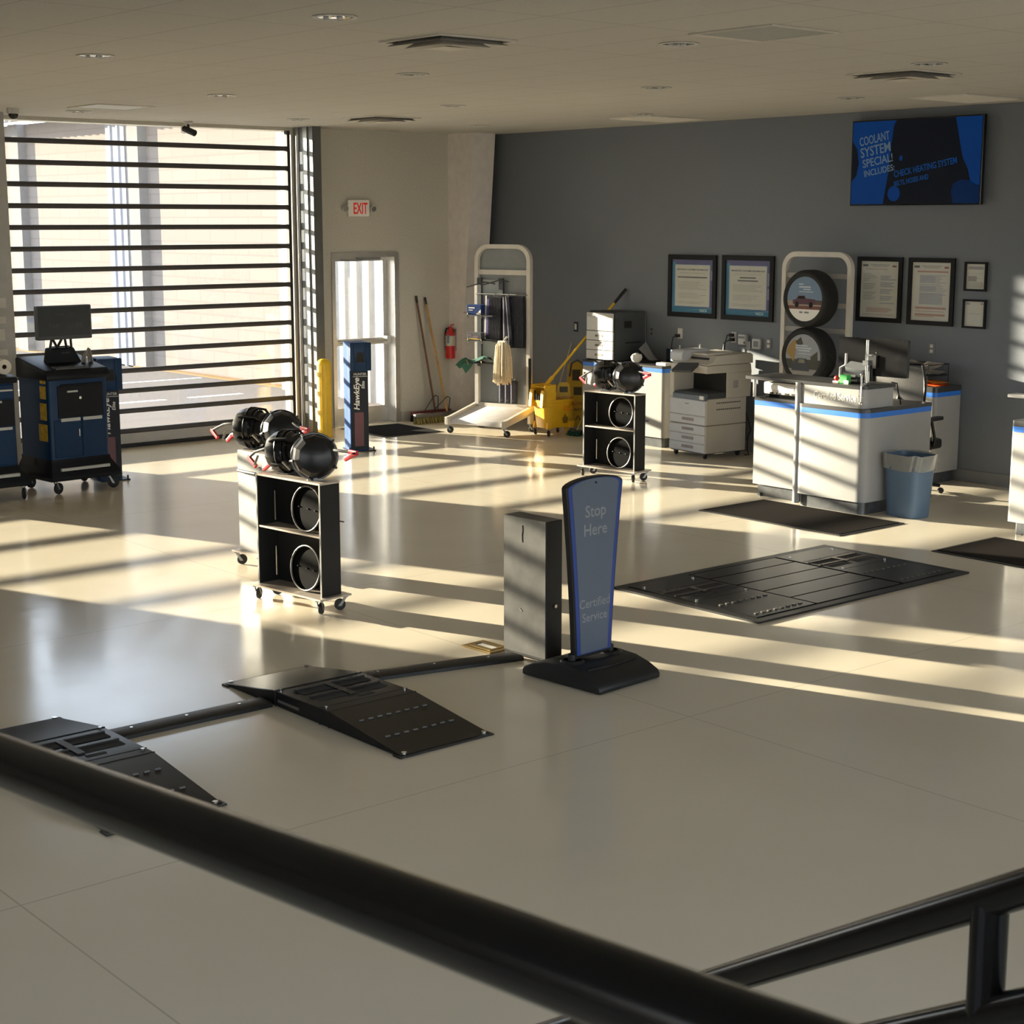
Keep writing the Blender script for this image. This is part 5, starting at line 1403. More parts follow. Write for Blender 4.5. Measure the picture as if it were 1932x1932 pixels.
# ---- papers and tray on the wall cabinet
t = thing('wire_tray', 'black wire letter tray with crumpled papers on the wall cabinet', 'letter tray', (13.53,9.62,0.957))
b = B()
for z in (0.09,0.20):
    b.tube([(-0.17,-0.20,z),(0.17,-0.20,z),(0.17,0.20,z),(-0.17,0.20,z),(-0.17,-0.20,z)],0.004,6)
for x,y in ((-0.17,-0.20),(0.17,-0.20),(0.17,0.20),(-0.17,0.20)): b.cyl((x,y,0),(x,y,0.20),0.004,6)
b.obj('wire_frame', M_black, t)
B().box(-0.17,-0.20,0.085,0.17,0.20,0.09).obj('tray_plate', M_dgrey, t, smooth=0)
for i,(z,dx,dy,l) in enumerate(((0.097,0,0,'curled printed papers lying in the wire tray'),(0.15,0.0,0.02,'crumpled white paper topping the wire tray'))):
    o = thing('paper_stack', l, 'paper', (13.53+dx,9.62+dy,0.957+z), 0, 'papers in the wire tray')
    b = B()
    for k in range(3):
        b.grid(lambda u,v: Vector((-0.14+0.28*v,-0.19+0.37*u,0.012*k+0.05*(abs(u-0.5)*2)**2*(0.5+i*0.5)+0.018*math.sin(5*u+3*v+k))),10,8)
    b.obj('sheets', mat('pale_paper',(0.46,0.42,0.38),0.7), o, normals=False)
t = thing('orange_folder', 'bright orange folders under the wire tray', 'folder', (13.48,9.55,0.958), 0)
for k in range(2):
    b = B(); b.grid(lambda u,v: Vector((-0.13+0.26*v,-0.22+0.42*u,0.003+0.022*k+0.035*math.sin(u*PI)*(0.3+0.7*k)*(1-v*0.6))),12,5)
    b.obj('folder', M_orange, t, normals=False)
tag(t, t['label'], 'folder')
t = thing('card_box', 'small yellowish box left of the wire tray', 'box', (13.52,9.95,0.957), 0)
B().box(-0.08,-0.07,0,0.08,0.07,0.20).bevel(0.004,1).obj('box', mat('buff_card',(0.55,0.45,0.24),0.7), t)
tag(t, t['label'], 'box')
t = thing('wire_basket', 'small wire basket on the counter at the right picture edge', 'basket', (11.74,7.14,0.95), 0)
b = B()
for z,k in ((0.005,0.8),(0.05,0.9),(0.09,1.0)): b.tube([(-0.08*k,-0.1*k,z),(0.08*k,-0.1*k,z),(0.08*k,0.1*k,z),(-0.08*k,0.1*k,z),(-0.08*k,-0.1*k,z)],0.004,6)
for x,y in ((-1,-1),(1,-1),(1,1),(-1,1),(0,1),(0,-1),(-1,0),(1,0),(-1,0.5),(-1,-0.5)): b.tube([(0.064*x,0.08*y,0.005),(0.08*x,0.1*y,0.09)],0.003,6)
b.obj('wire_frame', M_shelf, t)
B().box(-0.055,-0.07,0.009,0.055,0.07,0.06).obj('contents', mat('red_brown_card',(0.25,0.14,0.10),0.7), t, smooth=0)
t = thing('wall_ledge', 'pale narrow ledge on the grey wall near the right picture edge', 'shelf', (XW,8.42,0.897), 0)
B().box(-0.16,-0.6,0,0,0.25,0.03).obj('board', M_white, t, smooth=0)
B().box(-0.12,-0.1,-0.08,0,-0.07,0).obj('bracket_arm', M_galv, t, smooth=0)

# ---- drawer printer on its cabinet
t = thing('drawer_printer', 'tall white-fronted printer with dark sides and three paper drawers', 'printer', (13.19,13.66,0.931))
b = B(); b.box(0.02,0.0,0.0,0.53,0.46,0.50); b.prism([(0.02,0.50),(0.06,0.575),(0.53,0.565),(0.53,0.50)],'-y',(0,0,0),-0.46,0.0)
b.bevel(0.008,1).obj('body', M_dgrey, t)
B().box(0.0,0.006,0.345,0.02,0.455,0.555).bevel(0.006,1).obj('front_cover', M_white, t)
B().box(-0.0015,0.01,0.505,0.0,0.45,0.545).obj('display_strip', mat('strip_grey',(0.40,0.39,0.37),0.5), t, smooth=0)
for k in range(3):
    d = B().box(0.0,0.006,0.012+0.111*k,0.02,0.455,0.118+0.111*k).bevel(0.003,1).obj('drawer', M_white, t)
    B().prism(rrect(0.13,0.026,0.012,4,-0.24,0.065+0.111*k),'-x',(-0.0005,0,0),0,0.002).obj('drawer_handle', mat('handle_recess',(0.12,0.11,0.10),0.5), d, smooth=0)
B().box(0.18,-0.002,0.38,0.30,0.0,0.46).obj('side_vent', M_black, t, smooth=0)
B().box(0.20,-0.002,0.20,0.45,0.0,0.215).obj('side_grip', M_black, t, smooth=0)
B().box(0.526,-0.004,0.02,0.534,0.0,0.56).obj('bright_edge', M_galv, t, smooth=0)
# things on the printer cabinet
t = thing('crumpled_paper', 'white crumpled tissue on the cabinet above the cart clamps', 'paper', (13.30,13.38,0.931))
b = B(); b.ball((0,0,0.055),0.06,12)
for v in b.bm.verts: v.co *= 1+0.22*math.sin(37*v.co.x+51*v.co.y+43*v.co.z); 
for v in b.bm.verts: v.co.z = max(v.co.z,0.001)
b.obj('paper', M_paper, t)
tag(t, t['label'], 'paper')
t = thing('folded_leaflet', 'grey folded leaflet tented behind the white tissue', 'leaflet', (13.44,13.34,0.931))
b = B(); b.grid(lambda u,v: Vector((-0.05+0.12*v,0.10-0.26*u,0.03+0.20*(1-u)*(1-u)*(0.6+0.4*v)+0.01*math.sin(6*u))),10,5)
b.obj('sheet', mat('leaflet_grey',(0.20,0.20,0.21),0.6), t, normals=False)
B().box(-0.05,-0.15,0,0.07,0.10,0.03).obj('black_folder', M_black, t, smooth=0)
t = thing('box_of_wipes', 'black box with a pale blue printed end on the printer cabinet', 'box', (13.52,12.99,0.931), rad(-20))
b = B(); b.box(-0.06,-0.09,0,0.06,0.09,0.17); b.bevel(0.003,1).obj('carton', M_gloss, t)
B().box(-0.0615,-0.085,0.04,-0.060,-0.02,0.165).obj('blue_print', mat('soft_blue',(0.22,0.40,0.62),0.5), t, smooth=0)
B().prism(circ(0.02,16,0.06,0.085),'-x',(-0.0616,0,0),0,0.0005).obj('dark_logo_dot', M_navy, t, smooth=0)
t = thing('white_pen_tray', 'small white flat tray at the right end of the printer cabinet', 'tray', (13.26,12.90,0.931))
B().box(-0.05,-0.08,0,0.05,0.08,0.035).bevel(0.006,1).obj('tray', M_white, t)
tag(t, t['label'], 'tray')

# ---- multifunction copier
t = thing('copier', 'large grey multifunction copier on casters with four paper drawers', 'copier', (12.86,11.88,0), rad(-5))
M_cop = mat('copier_cream',(0.52,0.48,0.41),0.5,vary=0.02); M_copf = mat('copier_front',(0.50,0.51,0.53),0.5,vary=0.02)
w, dp = 0.59, 0.60
B().box(0.012,0.0,0.065,dp,w,0.365).bevel(0.006,1).obj('tray_unit', M_cop, t)
b = B(); b.box(0.012,0.0,0.37,dp,w,0.655); b.box(0.30,0.0,0.655,dp+0.06,w,0.93); b.box(0.0,w-0.07,0.655,0.30,w,0.93); b.box(0.012,0.0,0.93,dp+0.06,w,1.015)
b.bevel(0.006,1).obj('main_body', M_cop, t)
b = B(); b.box(0.30-0.01,0.005,0.66,0.30,w-0.07,0.93); b.obj('output_cavity', M_dark, t, smooth=0)
b = B(); b.prism([(0.0,0.657),(0.0,0.70),(0.06,0.715),(0.29,0.72),(0.29,0.657)],'-y',(0,0,0),-(w-0.075),-0.004); b.obj('output_tray', M_dgrey, t, smooth=0)
b = B(); b.prism([(-0.012,0.64),(-0.012,0.69),(0.03,0.712),(0.03,0.64)],'-y',(0,0,0),-(w-0.07),-0.0); b.obj('slate_ledge', mat('copier_slate',(0.10,0.12,0.15),0.5), t, smooth=0)
b = B(); b.box(-0.0135,0.02,0.652,-0.012,0.085,0.69); b.obj('display_label', M_paper, t, smooth=0)
B().box(0.0,0.004,0.47,0.012,w-0.004,0.638).bevel(0.005,1).obj('front_door', M_copf, t)
text('xerox', 0.018, M_grey, t, '-x', (-0.0008,0.30,0.585), 0, 0.0006)
for z0,z1 in ((0.372,0.462),(0.262,0.360),(0.166,0.258),(0.07,0.162)):
    d = B().box(0.0,0.004,z0,0.012,w-0.004,z1).bevel(0.004,1).obj('drawer', M_copf, t)
    B().prism(rrect(0.19,0.032,0.008,3,-0.28,(z0+z1)/2+0.005),'-x',(-0.0005,0,0),0,0.002).obj('drawer_handle', mat('handle_mauve',(0.24,0.20,0.20),0.5), d, smooth=0)
b = B()
for z in (0.60,0.53):
    for k in range(12): b.box(0.16+0.03*k,-0.002,z,0.182+0.03*k,0.0005,z+0.014)
b.obj('side_vent', MATS['handle_recess'], t, smooth=0)
B().box(0.40,-0.002,0.76,0.47,0.0005,0.84).obj('side_label', mat('label_grey',(0.33,0.31,0.29),0.5), t, smooth=0)
b = B(); b.prism([(0.02,1.018),(dp+0.09,1.018),(dp+0.09,1.11),(dp+0.05,1.13),(0.16,1.115),(0.10,1.05),(0.02,1.03)],'-y',(0,0,0),-(w-0.02),-0.005); b.bevel(0.008,2).obj('scanner_lid', M_cop, t)
b = B(); b.rbox((0.22,w-0.09,1.095),(0.42,0.20,0.13),0.05,4,'y'); b.bevel(0.006,1).obj('document_feeder', M_copf, t)
b = B(); b.prism([(0.14,1.115),(0.50,1.125),(0.50,1.14),(0.14,1.13)],'-y',(0,0,0),-(w-0.15),-0.14); b.obj('feeder_tray', mat('feeder_cream',(0.66,0.62,0.55),0.5), t, smooth=0)
b = B(); b.prism([(0.11,1.07),(0.32,1.10),(0.32,1.118),(0.11,1.085)],'-y',(0,0,0),-(w-0.22),-0.10); b.obj('exit_slot', M_dark, t, smooth=0)
b = B(); M = Matrix.Translation((-0.04,w-0.30,0.985))@Matrix.Rotation(-0.55,4,'Y')@Matrix.Rotation(0.1,4,'Z'); b.rbox((0,0,0),(0.15,0.30,0.025),0.01,2,'z',M); b.obj('touch_panel', M_dgrey, t)
b = B(); b.box(-0.02,w-0.36,0.93,0.03,w-0.22,0.985); b.obj('panel_arm', M_cop, t, smooth=0)
for z0 in (0.0,):
    for k in range(2): B().cyl((0.12+0.3*k,w-0.02,1.15),(0.12+0.3*k,w-0.02,1.20),0.009,8).obj('guide_post', M_white, t)
b = B(); b.box(0.02,0.02,0.055,dp-0.02,w-0.02,0.066); b.obj('base_frame', M_dgrey, t, smooth=0)
for x,y in ((0.06,0.06),(0.06,w-0.06),(dp-0.06,0.06),(dp-0.06,w-0.06)):
    c = B(); c.lathe([(0,-0.012),(0.023,-0.012),(0.026,0),(0.023,0.012),(0,0.012)],Matrix.Translation((x,y,0.027))@Matrix.Rotation(PI/2,4,'X'),14); c.box(x-0.02,y-0.02,0.04,x+0.02,y+0.02,0.056); c.obj('caster', M_rubber, t)
b = B(); b.tube([(dp+0.005,0.03,0.52),(dp+0.04,0.01,0.40),(dp+0.08,0.0,0.28),(dp+0.03,0.0,0.20),(dp+0.03,0.0,0.06),(dp+0.06,0.0,0.008),(dp+0.01,0.02,0.006)],0.006,6)
b.obj('power_cable', M_black, t)

# ------------------------------------------------------------------ tyre display rack
TX, TY = 13.47, 10.91
t = thing('tyre_rack', 'tall cream rounded rack against the grey wall holding two tyres', 'tyre rack', (TX,TY,0), -PI/2)
fp = arc_frame(0.43,0.02,2.205,0.15)
b = B(); rings = []
for i,p in enumerate(fp):
    a = Vector(fp[max(i-1,0)]); c = Vector(fp[min(i+1,len(fp)-1)]); tg = (c-a).normalized(); nr = Vector((-tg.z,0,tg.x))
    rings.append([b._v(Vector(p)+nr*s1*0.026+Vector((0,s2*0.026,0))) for s1,s2 in ((-1,-1),(1,-1),(1,1),(-1,1))])
for A,C_ in zip(rings,rings[1:]):
    for k in range(4): b._f([A[k],A[(k+1)%4],C_[(k+1)%4],C_[k]])
b._f(rings[0]); b._f(rings[-1])
b.obj('frame', M_frame, t, smooth=45)
for z in (1.96,1.66,1.40,1.05,0.45): B().box(-0.404,-0.012,z,0.404,0.012,z+0.05).obj('crossbar', MATS['label_grey'], t, smooth=0)
for x in (-0.43,0.43): B().box(x-0.035,-0.22,0,x+0.035,0.20,0.02).obj('foot', M_frame, t, smooth=0)
for z in (1.755,1.165): B().cyl((0,-0.02,z),(0,-0.06,z),0.05,16).obj('tyre_peg', M_dgrey, t)
def tyre(label, z, dx, scene_):
    t = thing('tyre', label, 'tyre', (TX-0.045,TY-0.05+dx,z), -PI/2, 'display tyres on the rack')
    M = Matrix.Rotation(PI/2,4,'X')      # axis along local y, front at -y (z -> -y)
    prof = [(0.232,0.015),(0.262,0.002),(0.278,0.012),(0.290,0.035),(0.2935,0.06),(0.2935,0.17),(0.290,0.195),(0.278,0.218),(0.262,0.226),(0.232,0.218),(0.226,0.20),(0.226,0.03),(0.232,0.015)]
    B().lathe(prof,M,48).obj('tyre_body', mat('tyre_rubber',(0.012,0.012,0.012),0.75,bump=0.3,scale=60), t)
    b = B()
    for k in range(60):
        a = 2*PI*k/60
        for zz,o_ in ((0.06,0),(0.10,0.05),(0.14,0),(0.175,0.05)):
            p = M @ Vector((0.2935*math.cos(a+o_),0.2935*math.sin(a+o_),zz)); q = M @ Vector((0.2935*math.cos(a+o_+0.05),0.2935*math.sin(a+o_+0.05),zz+0.02))
            b.tube([p,q],0.004,4)
    b.obj('tread', MATS['tyre_rubber'], t)
    dsc = B(); dsc.prism(circ(0.229,40),'-y',(0,-0.212,0),-0.01,0.0); d = dsc.obj('picture_disc', mat(scene_+'_sky',(0.13,0.20,0.30) if scene_=='road' else (0.26,0.28,0.30),0.45), t, smooth=0)
    def seg(z0,z1,m,nm,off=0.0006,x0=-1,x1=1):
        pts = []
        R = 0.228
        n = 12
        for k in range(n+1):
            zz = z0+(z1-z0)*k/n; pts.append((min(x1,math.sqrt(max(0,R*R-zz*zz))),zz))
        for k in range(n+1):
            zz = z1-(z1-z0)*k/n; pts.append((max(x0,-math.sqrt(max(0,R*R-zz*zz))),zz))
        B().prism(pts,'-y',(0,-0.212,0),0,off).obj(nm, m, d, smooth=0)
    if scene_ == 'road':
        seg(-0.226,-0.105,M_paper,'white_footer',0.0007); seg(-0.105,-0.07,mat('desert_red',(0.14,0.05,0.03),0.6),'ground'); seg(-0.07,-0.02,mat('desert_haze',(0.32,0.25,0.19),0.6),'haze',0.0005)
        b = B()
        P = [(-0.15,-0.055),(-0.155,-0.015),(-0.11,-0.002),(-0.085,0.032),(0.0,0.036),(0.02,0.006),(0.14,0.0),(0.14,-0.055)]
        b.prism(P,'-y',(0,-0.212,0),0.0008,0.0016); b.obj('pickup_picture', mat('maroon_paint',(0.07,0.012,0.025),0.4), d, smooth=0)
        b = B()
        for x,z,r in ((-0.10,-0.058,0.026),(0.085,-0.058,0.026)): b.prism(circ(r,16,x,z,1.2),'-y',(0,-0.212,0),0.0017,0.0022)
        b.obj('wheel', M_gloss, d, smooth=0)
        b = B(); b.prism([(-0.085,0.004),(-0.072,0.027),(-0.01,0.029),(0.005,0.004)],'-y',(0,-0.212,0),0.0017,0.0022); b.obj('pickup_window', M_gloss, d, smooth=0)
        seg(-0.055,-0.01,mat('far_hill',(0.09,0.06,0.05),0.7),'hill',0.0007,0.13,1)
        b = B(); bars(b,'-y',(0,-0.2126,0),[(-0.08,-0.02,0.145,0.158),(-0.075,0.075,0.115,0.130),(-0.02,0.075,0.092,0.104),(-0.075,0.11,0.07,0.077)],0.0004); b.obj('print_line', mat('pale_print',(0.45,0.50,0.56),0.5), d, smooth=0)
        b = B(); bars(b,'-y',(0,-0.2128,0),[(-0.065,-0.02,-0.145,-0.128),(0.0,0.06,-0.145,-0.128)],0.0004); b.obj('footer_print', M_grey, d, smooth=0)
    else:
        seg(-0.226,-0.13,mat('pave_grey',(0.26,0.24,0.22),0.6),'ground'); seg(-0.13,-0.03,mat('grove',(0.055,0.055,0.035),0.7),'trees',0.0005)
        b = B(); b.prism([(-0.22,0.03),(-0.19,0.10),(-0.13,0.16),(-0.09,0.17),(-0.10,0.02),(-0.12,-0.06),(-0.16,-0.02)],'-y',(0,-0.212,0),0,0.0007); b.obj('autumn_tree', mat('autumn',(0.30,0.19,0.06),0.7), d, smooth=0)
        b = B(); b.prism([(-0.10,0.15),(-0.03,0.20),(0.0,0.13),(-0.06,0.10)],'-y',(0,-0.212,0),0,0.0008); b.prism([(0.10,0.0),(0.19,0.06),(0.20,-0.10),(0.12,-0.12)],'-y',(0,-0.212,0),0,0.0008); b.obj('branch', MATS['grove'], d, smooth=0)
        b = B(); b.prism([(-0.14,-0.15),(-0.15,-0.09),(-0.10,-0.07),(-0.07,-0.02),(0.05,-0.02),(0.08,-0.07),(0.09,-0.15)],'-y',(0,-0.212,0),0.0008,0.0016); b.obj('car_picture', mat('charcoal_car',(0.035,0.035,0.04),0.4), d, smooth=0)
        b = B(); b.prism([(-0.06,-0.068),(-0.045,-0.03),(0.02,-0.03),(0.03,-0.068)],'-y',(0,-0.212,0),0.0017,0.0021); b.obj('windscreen', mat('olive_glass',(0.18,0.17,0.11),0.4), d, smooth=0)
        b = B(); bars(b,'-y',(0,-0.2126,0),[(-0.10,0.06,0.105,0.118),(-0.10,0.11,0.08,0.093),(-0.07,0.09,0.055,0.068),(-0.07,0.11,0.025,0.031)],0.0006); b.obj('print_line', mat('pale_print',(0.45,0.50,0.56),0.5), d, smooth=0)
    return t
tyre('upper display tyre with a desert pickup picture on its disc', 1.755, 0.0, 'road')
tyre('lower display tyre behind the counter, tree-lined street picture on its disc', 1.165, 0.0, 'street')

# ------------------------------------------------------------------ wall screen
TVY0, TVY1, TVZ0, TVZ1 = 9.13, 10.68, 2.70, 3.545
ty = (TVY0+TVY1)/2; W2 = (TVY1-TVY0)/2; H2 = (TVZ1-TVZ0)
t = thing('wall_television', 'wide wall television showing a dim blue coolant service notice', 'television', (XW,ty,TVZ0), -PI/2)
B().box(-W2,-0.085,0,W2,-0.035,H2).bevel(0.004,1).obj('housing', M_gloss, t)
B().box(-0.25,-0.035,0.2,0.25,0.0,0.6).obj('wall_mount', M_black, t, smooth=0)
def lit(name, c, s): return mat(name, c, 0.5, spec=0.08, emit=s*0.42, ecol=c, vary=0.15, scale=3)
sc = B().box(-W2+0.012,-0.0865,0.012,W2-0.012,-0.085,H2-0.012).obj('screen', lit('screen_dark',(0.004,0.005,0.008),1.0), t, smooth=0)
blue1 = lit('screen_blue',(0.002,0.026,0.12),1.0); blue2 = lit('screen_deep_blue',(0.002,0.012,0.05),1.0)
yy = -0.0865
def shp(pts,m,nm,off=0.0005): B().prism(pts,'-y',(0,yy,0),0,off).obj(nm,m,sc,smooth=0)
L_, R_, T_, Bo = -W2+0.014, W2-0.014, H2-0.014, 0.014
shp([(L_,T_),(L_+0.53,T_),(L_+0.50,T_-0.06),(L_+0.47,T_-0.3),(L_+0.45,0.30),(L_+0.40,Bo),(L_,Bo),(L_+0.0,0.24),(L_+0.06,0.30),(L_+0.085,0.42),(L_+0.06,0.56),(L_,0.64)], blue1, 'lit_field')
shp([(R_-0.30,T_),(R_,T_),(R_,0.18),(R_-0.10,0.20),(R_-0.14,0.34),(R_-0.20,0.44),(R_-0.23,0.55)], blue1, 'lit_field')
shp([(R_,Bo),(R_,0.17),(R_-0.10,0.23),(R_-0.22,0.24),(R_-0.30,0.20),(R_-0.32,0.12),(R_-0.29,Bo)], blue2, 'lit_shape')
shp(circ(0.075,24,L_+0.53,0.115), blue1, 'lit_dot'); shp(circ(0.02,12,L_+0.60,0.46,1.4), blue1, 'lit_dot')
tw = lit('screen_text',(0.075,0.11,0.145),1.0); tb = lit('screen_text_blue',(0.004,0.04,0.15),1.0)
ro = rad(9.5)
for s_,x,z,h,w_ in (('COOLANT',0.275,0.62,0.085,0.37),('SYSTEM',0.295,0.505,0.095,0.37),('SPECIAL!',0.325,0.405,0.08,0.37),('INCLUDES:',0.345,0.315,0.062,0.375)):
    text(s_,h,tw,sc,'-y',(L_+x,yy-0.0012,z),ro,0.0004,bold=0.02,width=w_)
text('CHECK HEATING SYSTEM',0.062,tb,sc,'-y',(L_+0.895,yy-0.0012,0.335),ro,0.0004,bold=0.02,width=0.74)
text('BELTS, HOSES AND',0.048,tb,sc,'-y',(L_+0.735,yy-0.0012,0.22),ro,0.0004,bold=0.02,width=0.41)

# ------------------------------------------------------------------ framed notices
M_fr = mat('frame_black',(0.008,0.008,0.009),0.5,spec=0.2)
M_doc = mat('document_paper',(0.50,0.50,0.45),0.6,vary=0.03)
M_ink = mat('ink_grey',(0.12,0.12,0.13),0.6); M_ink2 = mat('ink_pale',(0.28,0.28,0.27),0.6); M_inkr = mat('ink_red',(0.36,0.22,0.19),0.6); M_inkb = mat('ink_blue_grey',(0.27,0.29,0.34),0.6)
def framed(label, yl, yr, z0, z1, fw, kind):
    t = thing('framed_notice', label, 'framed notice', (XW,(yl+yr)/2,z0), -PI/2, 'framed notices on the grey wall')
    w, h = (yl-yr)/2, z1-z0
    for x0,x1,a,c in ((-w,w,0,fw),(-w,w,h-fw,h),(-w,-w+fw,fw,h-fw),(w-fw,w,fw,h-fw)):
        pass
    b = B()
    O = [(-w,0),(w,0),(w,h),(-w,h)]; I = [(-w+fw,fw),(w-fw,fw),(w-fw,h-fw),(-w+fw,h-fw)]
    vo = {}
    for d_ in (-0.028,-0.004):
        vo[d_] = ([b._v((x,d_,z)) for x,z in O],[b._v((x,d_,z)) for x,z in I])
    for k in range(4):
        l = (k+1)%4
        b._f([vo[-0.028][0][k],vo[-0.028][0][l],vo[-0.028][1][l],vo[-0.028][1][k]])
        b._f([vo[-0.004][0][k],vo[-0.004][0][l],vo[-0.004][1][l],vo[-0.004][1][k]])
        b._f([vo[-0.028][0][k],vo[-0.028][0][l],vo[-0.004][0][l],vo[-0.004][0][k]])
        b._f([vo[-0.028][1][k],vo[-0.028][1][l],vo[-0.004][1][l],vo[-0.004][1][k]])
    b.obj('frame', M_fr, t, smooth=0)
    iw, ih = w-fw, h-2*fw
    back = B().box(-iw,-0.012,fw,iw,-0.004,h-fw).obj('sheet', M_doc if kind!='blue' and kind!='blue2' else mat('poster_violet',(0.075,0.075,0.19),0.5), t, smooth=0)
    y0 = -0.012
    def pr(rows, m, nm, off=0.0005): 
        b = B(); bars(b,'-y',(0,y0,fw),[(u0*2*iw-iw,u1*2*iw-iw,v0*ih,v1*ih) for u0,u1,v0,v1 in rows],off); b.obj(nm,m,back,smooth=0)
    if kind in ('blue','blue2'):
        tl = mat('poster_teal',(0.01,0.13,0.23),0.5)
        pr([(0,0.09,0,0.95)],mat('poster_sky',(0.05,0.17,0.30),0.5),'edge_band',0.0004); pr([(0,1,0,0.10)],tl,'edge_band',0.0006)
        b = B(); b.prism([(-iw*0.5,ih*0.03+fw),(iw*0.98,ih*0.09+fw),(iw*0.98,ih*0.10+fw)],'-y',(0,y0,0),0,0.0009); b.obj('swoosh', mat('poster_light',(0.14,0.30,0.42),0.5), back, smooth=0)
        pr([(0.075,0.925,0.115,0.905)],mat('poster_border',(0.33,0.42,0.50),0.5),'paper_border',0.0008)
        pr([(0.09,0.91,0.125,0.895)],M_doc,'paper',0.0011)
        pr([(0.94,1,0.55,0.78),(0.94,1,0.30,0.50)] if kind=='blue2' else [(0.94,1,0.62,0.80)],mat('poster_lilac',(0.20,0.19,0.30),0.5),'lilac_block',0.0005)
        y0 = -0.0132
        text('IMPORTANT CUSTOMER INFORMATION',ih*0.026,mat('ink_violet',(0.06,0.06,0.12),0.5),back,'-y',(0,y0-0.0004,fw+ih*0.80),0,0.0003,bold=0.03,width=iw*1.5)
        pr([(0.2,0.8,0.745,0.752)],M_ink2,'print_line')
        if kind=='blue': pr([(0.14,0.86,0.655,0.68)],M_ink,'headline')
        else: pr([(0.32,0.68,0.675,0.70),(0.27,0.73,0.62,0.645)],M_ink,'headline')
        rows = []
        v = 0.575 if kind=='blue' else 0.55
        random.seed(int(z0*1000)+len(label))
        while v > 0.16:
            if abs(v-0.40)>0.02 and abs(v-0.24)>0.025: rows.append((0.16,random.uniform(0.6,0.86),v,v+0.007))
            v -= 0.027
        pr(rows,M_ink2,'print_line')
        y0 = -0.0132
        text('NGCA',ih*0.045,mat('poster_white',(0.42,0.55,0.62),0.5),back,'-y',(iw*0.55,y0+0.0002,fw+ih*0.025),0,0.0003,bold=0.03,shear=0.15)
    elif kind in ('letter','letter2'):
        pr([(0.04,0.18,0.905,0.945)],M_ink,'crest'); pr([(0.82,0.93,0.90,0.93)],mat('crest_red',(0.22,0.10,0.10),0.6),'crest'); pr([(0.82,0.93,0.93,0.945)],mat('crest_pale',(0.40,0.38,0.36),0.6),'crest')
        pr([(0.24,0.76,0.93,0.945),(0.30,0.70,0.905,0.917)],M_ink2,'print_line')
        random.seed(len(label))
        if kind=='letter':
            pr([(0.1,0.7,0.855,0.866)],M_inkr,'print_line')
            pr([(0.06,random.uniform(0.2,0.42),v/100,v/100+0.012) for v in range(32,80,3) if v not in (47,62)],M_ink2,'print_line')
            pr([(0.52,random.uniform(0.75,0.95),v/100,v/100+0.016) for v in range(25,76,3) if v%4],M_inkb,'print_line')
            pr([(0.16,0.84,0.13,0.145),(0.16,0.75,0.10,0.112),(0.06,0.9,0.05,0.058),(0.16,0.80,0.16,0.172)],M_inkr,'print_line')
        else:
            pr([(0.12,0.92,0.83,0.855)],M_inkr,'print_line')
            pr([(0.20,0.60,0.66,0.78),(0.20,0.62,0.50,0.60),(0.20,0.80,0.28,0.48)],mat('ink_block',(0.36,0.37,0.38),0.6),'text_block')
            pr([(0.20,random.uniform(0.7,0.92),v/100,v/100+0.010) for v in range(29,79,3)],M_inkb,'print_line',0.0008)
            pr([(0.10,0.90,0.20,0.235),(0.10,0.86,0.155,0.165),(0.10,0.88,0.085,0.12),(0.10,0.6,0.065,0.075)],M_inkr,'print_line')
    elif kind=='small_top':
        pr([(0.1,0.9,0.78,0.90),(0.1,0.9,0.62,0.63),(0.1,0.55,0.30,0.52),(0.55,0.7,0.42,0.44)],M_ink2,'print_line'); pr([(0.1,0.9,0.05,0.28)],mat('ink_faint',(0.40,0.40,0.36),0.6),'text_block')
    else:
        pr([(0.05,0.25,0.86,0.95)],M_inkb,'crest'); pr([(0.78,0.93,0.88,0.94)],M_inkr,'crest'); pr([(0.12,0.80,0.50,0.515)],M_ink2,'print_line')
    return t
framed('leftmost blue and violet framed notice above the copier', 13.31,12.56,1.455,2.165,0.055,'blue')
framed('second blue and violet framed notice with a two-line heading', 12.475,11.72,1.455,2.17,0.055,'blue2')
framed('tall black framed cream notice right of the tyre rack', 10.60,10.04,1.525,2.185,0.045,'letter')
framed('tall black framed cream notice with grey text blocks and red lines', 9.965,9.42,1.52,2.185,0.045,'letter2')
framed('upper small black framed certificate at the right of the row', 9.31,9.06,1.875,2.155,0.02,'small_top')
framed('lower small black framed certificate with one line of writing', 9.31,9.05,1.515,1.795,0.02,'small_low')

# ------------------------------------------------------------------ outlets and small wall things
def outlet(label, y, z, kind, m=None):
    t = thing('wall_outlet' if kind!='switch' else 'wall_switch', label, 'outlet' if kind!='switch' else 'switch', (XW,y,z), -PI/2, 'outlets and switches on the grey wall')
    b = B(); b.box(-0.038,-0.008,-0.06,0.038,0,0.06); b.bevel(0.003,1).obj('cover_plate', m or M_white, t)
    if kind=='switch': B().box(-0.018,-0.012,-0.036,0.018,-0.008,0.036).obj('rocker', M_white, t, smooth=0)
    else:
        for dz in (-0.025,0.025): B().box(-0.017,-0.011,dz-0.016,0.017,-0.008,dz+0.016).obj('socket', M_dgrey if kind=='dark' else M_offwhite, t, smooth=0)
    return t
outlet('dark-framed light switch between display stand and drawer printer', 14.90,1.253,'switch',M_black)
outlet('dark outlet just right of the drawer printer', 13.58,1.262,'dark',M_grey)
outlet('white outlet with a black plug left of the copier', 13.12,1.262,'x')
outlet('white outlet with two black plugs above the copier', 12.29,1.262,'x')
outlet('grey outlet between the tyre rack and the wall timer', 11.78,1.218,'x',M_grey)
outlet('grey outlet above the papers on the wall cabinet', 9.66,1.29,'x',M_grey)
